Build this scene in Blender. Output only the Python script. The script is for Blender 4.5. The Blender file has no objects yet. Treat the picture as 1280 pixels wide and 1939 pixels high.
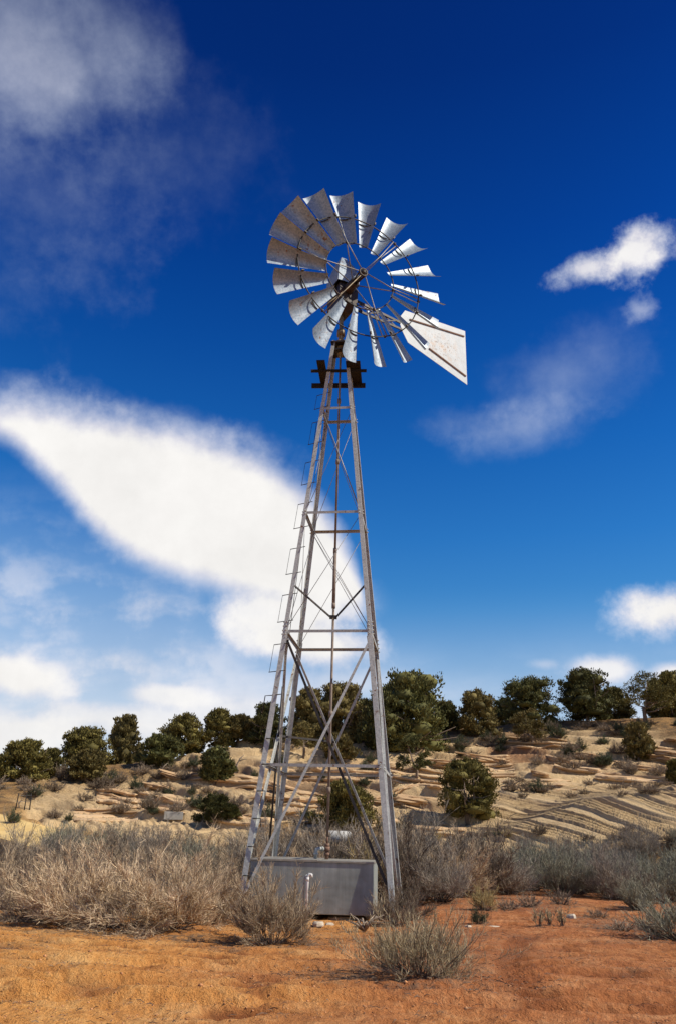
import bpy, math, random
import numpy as np
from mathutils import Matrix, Vector

SC = bpy.context.scene
COL = SC.collection
R = math.radians
RNG = np.random.default_rng(7)
random.seed(7)

# ------------------------------------------------------------------ camera
FPX, PITCH, ROLL, CAMZ = 1550.0, R(21.83), R(1.48), 1.1
cam = bpy.data.cameras.new('camera')
camo = bpy.data.objects.new('camera', cam)
COL.objects.link(camo)
cam.sensor_fit = 'VERTICAL'
cam.sensor_height = 36.0
cam.lens = FPX / 1939.0 * 36.0
cam.clip_start, cam.clip_end = 0.1, 20000
camo.matrix_world = (Matrix.Translation((0, 0, CAMZ)) @ Matrix.Rotation(R(90) + PITCH, 4, 'X')
                     @ Matrix.Rotation(ROLL, 4, 'Z'))
SC.camera = camo
SC.view_settings.view_transform = 'Standard'
SC.view_settings.look = 'None'
SC.view_settings.exposure = 0.2
SC.view_settings.gamma = 1.0
SC.view_settings.use_curve_mapping = False


def ray(px, py):
    """direction of the sight line through a photograph pixel (1280 x 1939)"""
    u = (px - 640) / FPX
    v = -(py - 969.5) / FPX
    cr, sr = math.cos(ROLL), math.sin(ROLL)
    u, v = cr * u - sr * v, sr * u + cr * v
    c, s = math.cos(PITCH), math.sin(PITCH)
    return np.array([u, c - v * s, s + v * c])


def azel(px, py):
    d = ray(px, py)
    return math.degrees(math.atan2(d[0], d[1])), math.degrees(math.atan2(d[2], math.hypot(d[0], d[1])))


def at_y(px, py, y):
    d = ray(px, py)
    return d * (y / d[1]) + np.array([0, 0, CAMZ])


def at_z(px, py, z):
    d = ray(px, py)
    return d * ((z - CAMZ) / d[2]) + np.array([0, 0, CAMZ])


def project(x, y, z):
    z = z - CAMZ
    c, s = math.cos(PITCH), math.sin(PITCH)
    d = y * c + z * s
    v = -y * s + z * c
    cr, sr = math.cos(ROLL), math.sin(ROLL)
    u2, v2 = cr * x + sr * v, -sr * x + cr * v
    d = np.maximum(d, 1e-3)
    return 640 + FPX * u2 / d, 969.5 - FPX * v2 / d


# ------------------------------------------------------------------ world: sky + clouds
SUN_AZ, SUN_EL = 106.0, 45.0
world = bpy.data.worlds.new('World')
SC.world = world
world.use_nodes = True
WT = world.node_tree


class NB:
    """small helper to chain shader nodes"""

    def __init__(self, nt):
        self.nt = nt

    def node(self, typ, **kw):
        n = self.nt.nodes.new(typ)
        for k, v in kw.items():
            setattr(n, k, v)
        return n

    def put(self, sock, v):
        if isinstance(v, bpy.types.NodeSocket):
            self.nt.links.new(v, sock)
        elif v is not None:
            sock.default_value = v

    def m(self, op, a, b=None, c=None, clamp=False):
        n = self.node('ShaderNodeMath', operation=op, use_clamp=clamp)
        for i, v in enumerate((a, b, c)):
            self.put(n.inputs[i], v)
        return n.outputs[0]

    def noise(self, vec, scale, detail=4.0, rough=0.55, dist=0.0, dims='3D'):
        n = self.node('ShaderNodeTexNoise', noise_dimensions=dims)
        self.put(n.inputs['Vector'], vec)
        self.put(n.inputs['Scale'], scale)
        self.put(n.inputs['Detail'], detail)
        self.put(n.inputs['Roughness'], rough)
        self.put(n.inputs['Distortion'], dist)
        return n.outputs[0]

    def comb(self, x, y, z):
        n = self.node('ShaderNodeCombineXYZ')
        for i, v in enumerate((x, y, z)):
            self.put(n.inputs[i], v)
        return n.outputs[0]

    def mix(self, fac, a, b, blend='MIX'):
        n = self.node('ShaderNodeMix', data_type='RGBA', blend_type=blend)
        self.put(n.inputs[0], fac)
        self.put(n.inputs[6], a)
        self.put(n.inputs[7], b)
        return n.outputs[2]

    def ramp(self, fac, stops, interp='LINEAR'):
        n = self.node('ShaderNodeValToRGB')
        n.color_ramp.interpolation = interp
        els = n.color_ramp.elements
        while len(els) < len(stops):
            els.new(0.5)
        for e, (p, c) in zip(els, stops):
            e.position = p
            e.color = (*c, 1) if len(c) == 3 else c
        self.put(n.inputs[0], fac)
        return n.outputs[0]

    def curve(self, fac, pts):
        n = self.node('ShaderNodeFloatCurve')
        c = n.mapping.curves[0]
        pts = sorted(pts)
        while len(c.points) < len(pts):
            c.points.new(0.5, 0.5)
        for p, (x, y) in zip(c.points, pts):
            p.location = (x, y)
            p.handle_type = 'AUTO_CLAMPED'
        n.mapping.update()
        self.put(n.inputs['Value'], fac)
        return n.outputs[0]

    def smooth(self, v, lo, hi):
        n = self.node('ShaderNodeMapRange', interpolation_type='SMOOTHSTEP')
        self.put(n.inputs[0], v)
        n.inputs[1].default_value = lo
        n.inputs[2].default_value = hi
        return n.outputs[0]


def build_sky():
    b = NB(WT)
    bg = WT.nodes['Background']
    sky = b.node('ShaderNodeTexSky', sky_type='NISHITA', sun_disc=False)
    sky.sun_elevation, sky.sun_rotation = R(SUN_EL), R(SUN_AZ)
    sky.altitude, sky.air_density, sky.dust_density, sky.ozone_density = 1700, 1.0, 0.3, 2.0
    tc = b.node('ShaderNodeTexCoord')
    sep = b.node('ShaderNodeSeparateXYZ')
    WT.links.new(tc.outputs['Generated'], sep.inputs[0])
    X, Y, Z = sep.outputs
    az = b.m('MULTIPLY', b.m('ARCTAN2', X, Y), 57.29578)
    el = b.m('MULTIPLY', b.m('ARCSINE', Z), 57.29578)
    vec = tc.outputs['Generated']
    # polarised slide-film blue: the physical sky graded by elevation
    g = [(2, (1.1, 1.10, 1.05)), (5, (1.0, 1.12, 1.10)), (9, (.80, 1.12, 1.22)), (15, (.38, 1.02, 1.38)), (20, (.20, .88, 1.45)), (26, (.10, .72, 1.42)),
         (33, (.045, .53, 1.30)), (40, (.022, .37, 1.12)), (50, (.016, .225, .80)), (60, (.014, .17, .66)), (90, (.014, .17, .6))]
    grade = b.ramp(b.m('DIVIDE', el, 90.0, clamp=True), [(e / 90, tuple(c / 1.5 for c in col)) for e, col in g])
    col = b.mix(1.0, sky.outputs[0], grade, 'MULTIPLY')
    col = b.mix(1.0, col, (1.5, 1.5, 1.5, 1), 'MULTIPLY')

    n1 = b.noise(vec, 9.0, 7.0, .6)
    n2 = b.noise(vec, 26.0, 6.0, .62)
    n3 = b.noise(vec, 3.2, 4.0, .5)
    # streaks: noise squeezed across the wind direction
    w1 = b.m('SUBTRACT', n1, .5)
    sx_ = b.m('ADD', b.m('ADD', b.m('MULTIPLY', az, .13), b.m('MULTIPLY', el, .10)), b.m('MULTIPLY', w1, 1.3))
    sy_ = b.m('ADD', b.m('ADD', b.m('MULTIPLY', el, .46), b.m('MULTIPLY', az, -.05)), b.m('MULTIPLY', w1, 1.0))
    st = b.noise(b.comb(sx_, sy_, 2.0), 1.0, 3.5, .5)
    w2 = b.m('SUBTRACT', n2, .5)
    ws = b.m('SUBTRACT', st, .5)

    AX, EX = 35.0, 60.0

    def axn(a): return (a + AX) / (2 * AX)

    azn = b.m('DIVIDE', b.m('ADD', b.m('ADD', az, b.m('MULTIPLY', w1, 2.0)), AX), 2 * AX)
    top = [azel(*p) for p in [(-230, 735), (0, 752), (60, 750), (130, 765), (200, 775), (300, 795), (400, 818), (470, 845), (540, 888), (600, 938),
                              (645, 1000), (678, 1070), (690, 1110), (720, 1135), (760, 1150)]]
    bot = [azel(*p) for p in [(-230, 770), (0, 832), (80, 893), (130, 950), (180, 1012), (260, 1070), (340, 1100), (420, 1125), (480, 1142),
                              (560, 1160), (650, 1165), (720, 1150), (760, 1150)]]
    ct = b.m('MULTIPLY', b.curve(azn, [(axn(a), e / EX) for a, e in top]), EX)
    cb = b.m('MULTIPLY', b.curve(azn, [(axn(a), e / EX) for a, e in bot]), EX)
    up = b.m('ADD', b.m('SUBTRACT', ct, el), b.m('ADD', b.m('MULTIPLY', w2, 1.6), b.m('ADD', b.m('MULTIPLY', w1, 2.4), b.m('MULTIPLY', ws, 1.0))))
    dn = b.m('ADD', b.m('SUBTRACT', el, cb), b.m('ADD', b.m('MULTIPLY', w2, .5), b.m('MULTIPLY', w1, 1.4)))
    main = b.m('MULTIPLY', b.smooth(up, -1.1, 2.2), b.smooth(dn, -.8, 1.5))
    main = b.m('MULTIPLY', main, b.smooth(az, 4.5, 1.5))
    dens = main

    def blob(px, py, hw, hh, amp, na, soft=.6, rot=0.0, hf=.5):
        nonlocal dens
        a0, e0 = azel(px, py)
        k = 1.0 / math.cos(R(e0))
        dx = b.m('MULTIPLY', b.m('SUBTRACT', az, a0), 27.5 / hw / k)
        dy = b.m('MULTIPLY', b.m('SUBTRACT', el, e0), 27.5 / hh)
        if rot:
            c, s = math.cos(R(rot)), math.sin(R(rot))
            dx2 = b.m('ADD', b.m('MULTIPLY', dx, c), b.m('MULTIPLY', dy, s * hh / hw))
            dy2 = b.m('SUBTRACT', b.m('MULTIPLY', dy, c), b.m('MULTIPLY', dx, s * hw / hh))
            dx, dy = dx2, dy2
        d = b.m('SQRT', b.m('ADD', b.m('MULTIPLY', dx, dx), b.m('MULTIPLY', dy, dy)))
        nn = b.m('ADD', b.m('MULTIPLY', w1, na), b.m('MULTIPLY', w2, na * hf))
        v = b.smooth(b.m('ADD', b.m('SUBTRACT', 1.0, d), nn), 0.0, soft)
        v = b.m('MULTIPLY', v, amp)
        dens = b.m('SUBTRACT', b.m('ADD', dens, v), b.m('MULTIPLY', dens, v))   # screen

    # high veil in the upper left
    blob(20, 80, 280, 210, .55, 1.0, 1.5, 24, .3)
    blob(100, 150, 140, 110, .36, .9, 1.5, 25, .2)
    blob(210, 100, 140, 120, .18, 1.0, 1.5, 20, .2)
    blob(80, 390, 270, 230, .15, 2.0, 1.6, 20, .45)
    blob(300, 310, 240, 170, .08, 2.2, 1.6, 10, .45)
    blob(160, 500, 150, 90, .07, 2.4, 1.5, 0, .5)
    # wisps above the lens cloud
    blob(120, 757, 190, 34, .30, 2.0, 1.4, -6)
    blob(330, 793, 220, 34, .28, 2.0, 1.4, -10)
    blob(500, 850, 120, 40, .26, 2.0, 1.4, -20)
    # ragged lobes hanging under its right end
    blob(530, 1165, 160, 58, .95, 1.1, .6, -4)
    blob(575, 1213, 165, 58, 1.0, 1.0, .6, -4)
    blob(600, 1150, 120, 60, .9, 1.1, .7)
    blob(455, 1195, 70, 30, .6, 1.5, .9, -20)
    # right-hand cumulus
    blob(1200, 475, 84, 52, .95, 1.7, .9, 12, .9)
    blob(1112, 508, 86, 40, .85, 1.7, 1.0, 8, .9)
    blob(1212, 588, 30, 24, .42, 2.4, 1.4, 0, .9)
    # faint patch right of the tower
    blob(980, 812, 165, 66, .36, 1.5, 1.5, 6, .4)
    blob(1080, 705, 180, 105, .22, 1.7, 1.6, 15, .4)
    blob(860, 800, 110, 50, .12, 2.0, 1.2)
    # right edge
    blob(1275, 1155, 135, 64, 1.0, 1.3, .8, -4, .7)
    blob(1140, 1268, 85, 32, .9, 1.3, .8)
    blob(1280, 1275, 60, 26, .9, 1.2, .8)
    blob(1030, 1258, 40, 14, .35, 1.6, 1.0)
    # low cumulus on the left
    blob(40, 1282, 125, 50, 1.0, .9, .7, -8)
    blob(40, 1390, 165, 46, .9, 1.0, .6)
    blob(250, 1360, 230, 34, .75, 1.1, .7)
    blob(310, 1318, 100, 26, .85, 1.1, .7)
    blob(420, 1345, 130, 28, .6, 1.2, .8)
    blob(640, 1290, 180, 36, .35, 1.2, 1.0)
    # pale veil with soft streaks under the lens cloud and round the horizon
    band = b.m('MULTIPLY', b.smooth(el, 23.5, 13.0), b.smooth(az, 4.0, -14.0))
    cir = b.m('MULTIPLY', b.m('ADD', .22, b.m('MULTIPLY', b.smooth(b.m('ADD', st, b.m('ADD', b.m('MULTIPLY', w1, 1.0), b.m('MULTIPLY', w2, .5))), .34, .78), .42)), band)
    dens = b.m('SUBTRACT', b.m('ADD', dens, cir), b.m('MULTIPLY', dens, cir))
    low = b.m('MULTIPLY', b.smooth(el, 14.0, 6.0), b.smooth(b.m('ADD', st, b.m('MULTIPLY', w1, .5)), .30, .85))
    low = b.m('ADD', b.m('MULTIPLY', low, .42), b.m('MULTIPLY', b.smooth(el, 17.0, 4.0), .50))
    dens = b.m('SUBTRACT', b.m('ADD', dens, low), b.m('MULTIPLY', dens, low))

    # thin cloud looks lavender, thick cloud warm white
    ccol = b.ramp(dens, [(0, (.64, .79, .96)), (.45, (.78, .83, .95)), (.8, (.92, .90, .94)), (1, (1.0, .98, .955))])
    shade = b.m('ADD', .93, b.m('MULTIPLY', w1, .35))
    ccol = b.mix(1.0, ccol, b.comb(shade, shade, shade), 'MULTIPLY')
    ccol = b.mix(1.0, ccol, (10, 10, 10, 1), 'MULTIPLY')
    out = b.mix(dens, col, ccol)
    WT.links.new(out, bg.inputs[0])
    bg.inputs[1].default_value = 0.087


build_sky()
world.cycles.sampling_method = 'MANUAL'
world.cycles.sample_map_resolution = 512

sl = bpy.data.lights.new('sun', 'SUN')
sl.energy, sl.angle, sl.color = 5.0, R(0.53), (1.0, .935, .80)
so = bpy.data.objects.new('sun', sl)
COL.objects.link(so)
SUN = Vector((math.sin(R(SUN_AZ)) * math.cos(R(SUN_EL)), math.cos(R(SUN_AZ)) * math.cos(R(SUN_EL)), math.sin(R(SUN_EL))))
so.rotation_euler = SUN.to_track_quat('Z', 'Y').to_euler()
so.location = SUN * 60


# ------------------------------------------------------------------ object helpers
def tag(o, label=None, cat=None, group=None, kind=None):
    if label: o['label'] = label
    if cat: o['category'] = cat
    if group: o['group'] = group
    if kind: o['kind'] = kind
    return o


def link(name, data, parent=None, loc=None):
    o = bpy.data.objects.new(name, data)
    COL.objects.link(o)
    if parent is not None: o.parent = parent
    if loc is not None: o.location = loc
    return o


def empty(name, loc, rz=0.0):
    o = link(name, None, None, loc)
    o.rotation_euler = (0, 0, rz)
    o.empty_display_size = .2
    return o


def mesh_np(name, V, F, mat, smooth=False, attrs=None):
    """V (n,3), F (m,k) with k = 3 or 4"""
    V = np.asarray(V, np.float32)
    F = np.asarray(F, np.int32)
    me = bpy.data.meshes.new(name)
    me.vertices.add(len(V))
    me.vertices.foreach_set('co', V.ravel())
    k = F.shape[1]
    me.loops.add(F.size)
    me.loops.foreach_set('vertex_index', F.ravel())
    me.polygons.add(len(F))
    me.polygons.foreach_set('loop_start', np.arange(0, F.size, k, dtype=np.int32))
    me.polygons.foreach_set('loop_total', np.full(len(F), k, np.int32))
    if smooth:
        me.polygons.foreach_set('use_smooth', np.ones(len(F), bool))
    me.update(calc_edges=True)
    for an, av in (attrs or {}).items():
        a = me.attributes.new(an, 'FLOAT', 'POINT')
        a.data.foreach_set('value', np.asarray(av, np.float32).ravel())
    me.materials.append(mat)
    return me


class MB:
    """collects boxes, bars, tubes; becomes one mesh"""

    def __init__(self):
        self.v, self.f, self.s = [], [], []

    def add(self, vs, fs, smooth=False):
        o = len(self.v)
        self.v += [tuple(map(float, p)) for p in vs]
        self.f += [tuple(i + o for i in f) for f in fs]
        self.s += [smooth] * len(fs)

    def bar(self, p0, p1, w, t, side=(1, 0, 0), off=(0, 0)):
        """rectangular bar from p0 to p1; w along `side`, t across"""
        p0, p1 = np.array(p0, float), np.array(p1, float)
        d = p1 - p0
        d /= np.linalg.norm(d)
        s = np.array(side, float)
        s -= d * s.dot(d)
        s /= np.linalg.norm(s)
        n = np.cross(d, s)
        o = s * off[0] + n * off[1]
        vs = []
        for p in (p0, p1):
            for a, b in ((-1, -1), (1, -1), (1, 1), (-1, 1)):
                vs.append(p + o + s * a * w / 2 + n * b * t / 2)
        self.add(vs, [(3, 2, 1, 0), (4, 5, 6, 7), (0, 1, 5, 4), (1, 2, 6, 5), (2, 3, 7, 6), (3, 0, 4, 7)])

    def angle(self, p0, p1, w, t, a, b):
        """L-section: corner line p0-p1, flanges towards a and b"""
        p0, p1 = np.array(p0, float), np.array(p1, float)
        d = (p1 - p0) / np.linalg.norm(p1 - p0)
        a = np.array(a, float); a -= d * a.dot(d); a /= np.linalg.norm(a)
        b = np.array(b, float); b -= d * b.dot(d); b -= a * b.dot(a); b /= np.linalg.norm(b)
        pr = [(0, 0), (w, 0), (w, t), (t, t), (t, w), (0, w)]
        vs = [p + a * x + b * y for p in (p0, p1) for x, y in pr]
        fs = [(i, (i + 1) % 6, 6 + (i + 1) % 6, 6 + i) for i in range(6)]
        fs += [(3, 2, 1, 0), (5, 4, 3, 0), (6, 7, 8, 9), (6, 9, 10, 11)]
        self.add(vs, fs)

    def tube(self, pts, r, n=8, closed=False, caps=True):
        pts = [np.array(p, float) for p in pts]
        m = len(pts)
        rs = r if isinstance(r, (list, tuple, np.ndarray)) else [r] * m
        prev = None
        vs = []
        for i, p in enumerate(pts):
            if closed:
                d = pts[(i + 1) % m] - pts[i - 1]
            else:
                d = pts[min(i + 1, m - 1)] - pts[max(i - 1, 0)]
            d = d / (np.linalg.norm(d) + 1e-12)
            ref = prev if prev is not None else (np.array([0, 0, 1.0]) if abs(d[2]) < .9 else np.array([1.0, 0, 0]))
            x = ref - d * ref.dot(d)
            x /= np.linalg.norm(x)
            y = np.cross(d, x)
            prev = x
            for k in range(n):
                a = 2 * math.pi * k / n
                vs.append(p + rs[i] * (math.cos(a) * x + math.sin(a) * y))
        fs = []
        for i in range(m if closed else m - 1):
            j = (i + 1) % m
            for k in range(n):
                l = (k + 1) % n
                fs.append((i * n + k, i * n + l, j * n + l, j * n + k))
        if caps and not closed:
            fs.append(tuple(range(n - 1, -1, -1)))
            fs.append(tuple((m - 1) * n + k for k in range(n)))
        self.add(vs, fs, True)

    def mesh(self, name, mat):
        me = bpy.data.meshes.new(name)
        me.from_pydata(self.v, [], self.f)
        me.polygons.foreach_set('use_smooth', self.s)
        me.materials.append(mat)
        me.update()
        return me

    def build(self, name, mat, parent=None, loc=None):
        return link(name, self.mesh(name, mat), parent, loc)


# ------------------------------------------------------------------ numpy noise
_LAT = np.random.default_rng(11).random((256, 256)).astype(np.float32)


def vnoise(x, y):
    xi, yi = np.floor(x).astype(np.int64), np.floor(y).astype(np.int64)
    fx, fy = x - xi, y - yi
    fx = fx * fx * fx * (fx * (fx * 6 - 15) + 10)
    fy = fy * fy * fy * (fy * (fy * 6 - 15) + 10)
    g = lambda a, c: _LAT[a & 255, c & 255]
    return (g(xi, yi) * (1 - fx) + g(xi + 1, yi) * fx) * (1 - fy) + (g(xi, yi + 1) * (1 - fx) + g(xi + 1, yi + 1) * fx) * fy


def fbm(x, y, o=4, gain=.5):
    s, a, t = 0, 1.0, 0
    for i in range(o):
        ca, sa = math.cos(i * 1.3), math.sin(i * 1.3)
        s = s + a * vnoise((x * ca - y * sa) * 2 ** i + 17.3 * i, (x * sa + y * ca) * 2 ** i + 9.1 * i)
        t += a
        a *= gain
    return s / t - .5


def sstep(x, a, b):
    t = np.clip((x - a) / (b - a), 0, 1)
    return t * t * (3 - 2 * t)


# ------------------------------------------------------------------ materials
def new_mat(name):
    m = bpy.data.materials.new(name)
    m.use_nodes = True
    b = NB(m.node_tree)
    return m, b, m.node_tree.nodes['Principled BSDF']


def bump(b, bsdf, h, strength, dist):
    n = b.node('ShaderNodeBump')
    n.inputs['Strength'].default_value = strength
    n.inputs['Distance'].default_value = dist
    b.put(n.inputs['Height'], h)
    b.nt.links.new(n.outputs[0], bsdf.inputs['Normal'])


def simple_mat(name, c0, c1, scale=8.0, rough=.8, metal=0.0, bmp=.2, detail=5.0, rust=None, rust_lo=.62, rust_hi=.72, rust_scale=3.0, island=0.0):
    m, b, p = new_mat(name)
    tc = b.node('ShaderNodeTexCoord').outputs['Object']
    n = b.noise(tc, scale, detail, .6)
    col = b.ramp(n, [(.3, c0), (.7, c1)])
    if island:
        g = b.node('ShaderNodeNewGeometry').outputs['Random Per Island']
        v = b.m('ADD', 1 - island, b.m('MULTIPLY', g, 2 * island))
        col = b.mix(1.0, col, b.comb(v, v, v), 'MULTIPLY')
    met = metal
    if rust:
        rn = b.noise(tc, rust_scale, 6.0, .65)
        f = b.smooth(rn, rust_lo, rust_hi)
        col = b.mix(f, col, (*rust, 1))
        met = b.m('MULTIPLY', b.m('SUBTRACT', 1.0, f), metal)
    b.put(p.inputs['Base Color'], col)
    b.put(p.inputs['Metallic'], met)
    b.put(p.inputs['Roughness'], rough)
    if bmp:
        bump(b, p, b.noise(tc, scale * 3, 4.0, .6), bmp, .01)
    return m


def galvanized(name, c0, c1, rough, metal, rusty=True, per_part=True):
    m, b, p = new_mat(name)
    tc = b.node('ShaderNodeTexCoord').outputs['Object']
    oi = b.node('ShaderNodeObjectInfo').outputs['Random']
    off = b.comb(b.m('MULTIPLY', oi, 40.0), b.m('MULTIPLY', oi, 17.0), 0.0)
    va = b.node('ShaderNodeVectorMath', operation='ADD')
    b.put(va.inputs[0], tc); b.put(va.inputs[1], off)
    tc = va.outputs[0]
    vor = b.node('ShaderNodeTexVoronoi', feature='F1')
    b.put(vor.inputs['Vector'], tc)
    vor.inputs['Scale'].default_value = 42.0
    sp = b.node('ShaderNodeSeparateColor')
    b.put(sp.inputs[0], vor.outputs['Color'])
    sm = b.noise(tc, 3.0, 5.0, .65)
    f = b.m('ADD', b.m('MULTIPLY', sp.outputs[0], .45), b.m('MULTIPLY', sm, .75))
    col = b.ramp(f, [(.25, c0), (.85, c1)])
    met = metal
    if rusty:
        rn = b.noise(tc, 11.0, 3.0, .6)
        rb = b.noise(tc, 1.6, 3.0, .5)
        rf = b.m('MULTIPLY', b.smooth(rn, .615, .66), b.smooth(rb, .42, .62))
        rs = b.m('MULTIPLY', b.smooth(b.noise(tc, 5.0, 5.0, .7), .66, .85), .45)
        rf = b.m('MAXIMUM', rf, b.m('MULTIPLY', rs, .0 if name == 'galvanized_sail' else .5))
        col = b.mix(rf, col, (.16, .075, .035, 1))
        met = b.m('MULTIPLY', b.m('SUBTRACT', 1.0, rf), metal)
    b.put(p.inputs['Base Color'], col)
    b.put(p.inputs['Metallic'], met)
    b.put(p.inputs['Roughness'], b.m('ADD', rough - .08, b.m('MULTIPLY', sm, .16)))
    bump(b, p, sm, .08, .02)
    return m


M = {}
M['sail'] = galvanized('galvanized_sail', (.12, .172, .235), (.325, .378, .43), .48, .2)
M['leg'] = galvanized('galvanized_angle', (.30, .305, .285), (.50, .505, .47), .6, .05)
M['girt'] = galvanized('galvanized_girt', (.24, .243, .225), (.42, .422, .39), .6, .05)
M['dark_steel'] = simple_mat('dark_steel', (.022, .020, .018), (.055, .048, .042), 14, .6, .4, .15, rust=(.07, .034, .018), rust_lo=.5, rust_hi=.7)
M['rust'] = simple_mat('rusty_pipe', (.13, .07, .045), (.26, .15, .10), 12, .85, .1, .3)
M['mast'] = simple_mat('oily_mast', (.10, .075, .05), (.38, .28, .15), 9, .6, .2, .3)
M['cast'] = simple_mat('oily_cast_iron', (.02, .016, .014), (.06, .04, .03), 10, .55, .3, .3, rust=(.12, .05, .03), rust_lo=.55, rust_hi=.7)
M['wood_dark'] = simple_mat('shade_dark_plank', (.006, .004, .0035), (.018, .011, .008), 9, .9, 0, .4)  # shade under the platform is put into this near-black base colour
M['rod_wood'] = simple_mat('pump_rod', (.13, .095, .072), (.27, .21, .165), 6, .8, .1, .2)
M['wire'] = simple_mat('wire_steel', (.16, .15, .14), (.28, .26, .24), 20, .5, .5, 0)
M['white_pvc'] = simple_mat('white_pipe', (.52, .50, .47), (.74, .72, .69), 16, .5, 0, .1, rust=(.30, .22, .15), rust_lo=.6, rust_hi=.75)
M['white_tank'] = simple_mat('white_paint', (.40, .38, .34), (.56, .54, .50), 6, .6, 0, .1, rust=(.4, .33, .25), rust_lo=.62, rust_hi=.8)
M['grey_box'] = simple_mat('grey_concrete', (.27, .255, .22), (.40, .38, .34), 6, .9, 0, .3)
M['bark'] = simple_mat('grey_bark', (.12, .085, .06), (.26, .19, .14), 9, .95, 0, .6)
M['dead_wood'] = simple_mat('bleached_wood', (.16, .115, .08), (.34, .27, .20), 10, .9, 0, .5)
M['pebble'] = simple_mat('pebble_stone', (.30, .12, .045), (.50, .25, .11), 10, .95, 0, .4, island=.35)
M['white_rock'] = simple_mat('pale_stone', (.38, .30, .21), (.56, .48, .37), 12, .9, 0, .4)
M['litter'] = simple_mat('dry_litter', (.07, .052, .04), (.17, .12, .08), 5, .95, 0, 0, island=.5)


def vane_material():
    m, b, p = new_mat('white_vane_paint')
    tc = b.node('ShaderNodeTexCoord').outputs['Object']
    n = b.noise(tc, 5.0, 5.0, .6)
    col = b.ramp(n, [(.3, (.37, .405, .425)), (.7, (.49, .525, .545))])
    sep = b.node('ShaderNodeSeparateXYZ'); b.put(sep.inputs[0], tc)
    dx = b.m('SUBTRACT', sep.outputs[0], 2.9); dz = b.m('SUBTRACT', sep.outputs[2], -.12)
    d = b.m('SQRT', b.m('ADD', b.m('MULTIPLY', b.m('MULTIPLY', dx, dx), 1.2), b.m('MULTIPLY', b.m('MULTIPLY', dz, dz), 2.2)))
    near = b.smooth(d, 1.05, .1)
    sp = b.smooth(b.noise(tc, 19.0, 3.0, .7), .58, .62)
    st = b.m('MULTIPLY', b.smooth(b.noise(tc, 5.5, 6.0, .75), .46, .66), .7)
    col = b.mix(b.m('MULTIPLY', st, near), col, (.46, .27, .13, 1))
    col = b.mix(b.m('MULTIPLY', sp, near), col, (.14, .07, .035, 1))
    b.put(p.inputs['Base Color'], col)
    b.put(p.inputs['Roughness'], .55)
    return m


M['vane'] = vane_material()


def tank_material():
    m, b, p = new_mat('grey_tank_steel')
    tc = b.node('ShaderNodeTexCoord').outputs['Object']
    sep = b.node('ShaderNodeSeparateXYZ'); b.put(sep.inputs[0], tc)
    streak = b.noise(b.comb(b.m('MULTIPLY', sep.outputs[0], 9.0), b.m('MULTIPLY', sep.outputs[1], 9.0), b.m('MULTIPLY', sep.outputs[2], .8)), 1.0, 5.0, .6)
    n = b.noise(tc, 4.0, 6.0, .6)
    f = b.m('ADD', b.m('MULTIPLY', streak, .5), b.m('MULTIPLY', n, .5))
    col = b.ramp(f, [(.36, (.165, .180, .162)), (.64, (.30, .318, .29))])
    dirt = b.m('MULTIPLY', b.smooth(b.noise(tc, 7.0, 5.0, .7), .52, .75), .35)
    col = b.mix(dirt, col, (.22, .17, .12, 1))
    b.put(p.inputs['Base Color'], col)
    b.put(p.inputs['Roughness'], .55)
    bump(b, p, b.noise(tc, 2.2, 3.0, .5), .25, .05)
    return m


M['tank'] = tank_material()
M['tank_lid'] = simple_mat('mossy_tank_lid', (.17, .15, .11), (.33, .30, .25), 5, .8, .1, .2)


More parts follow.
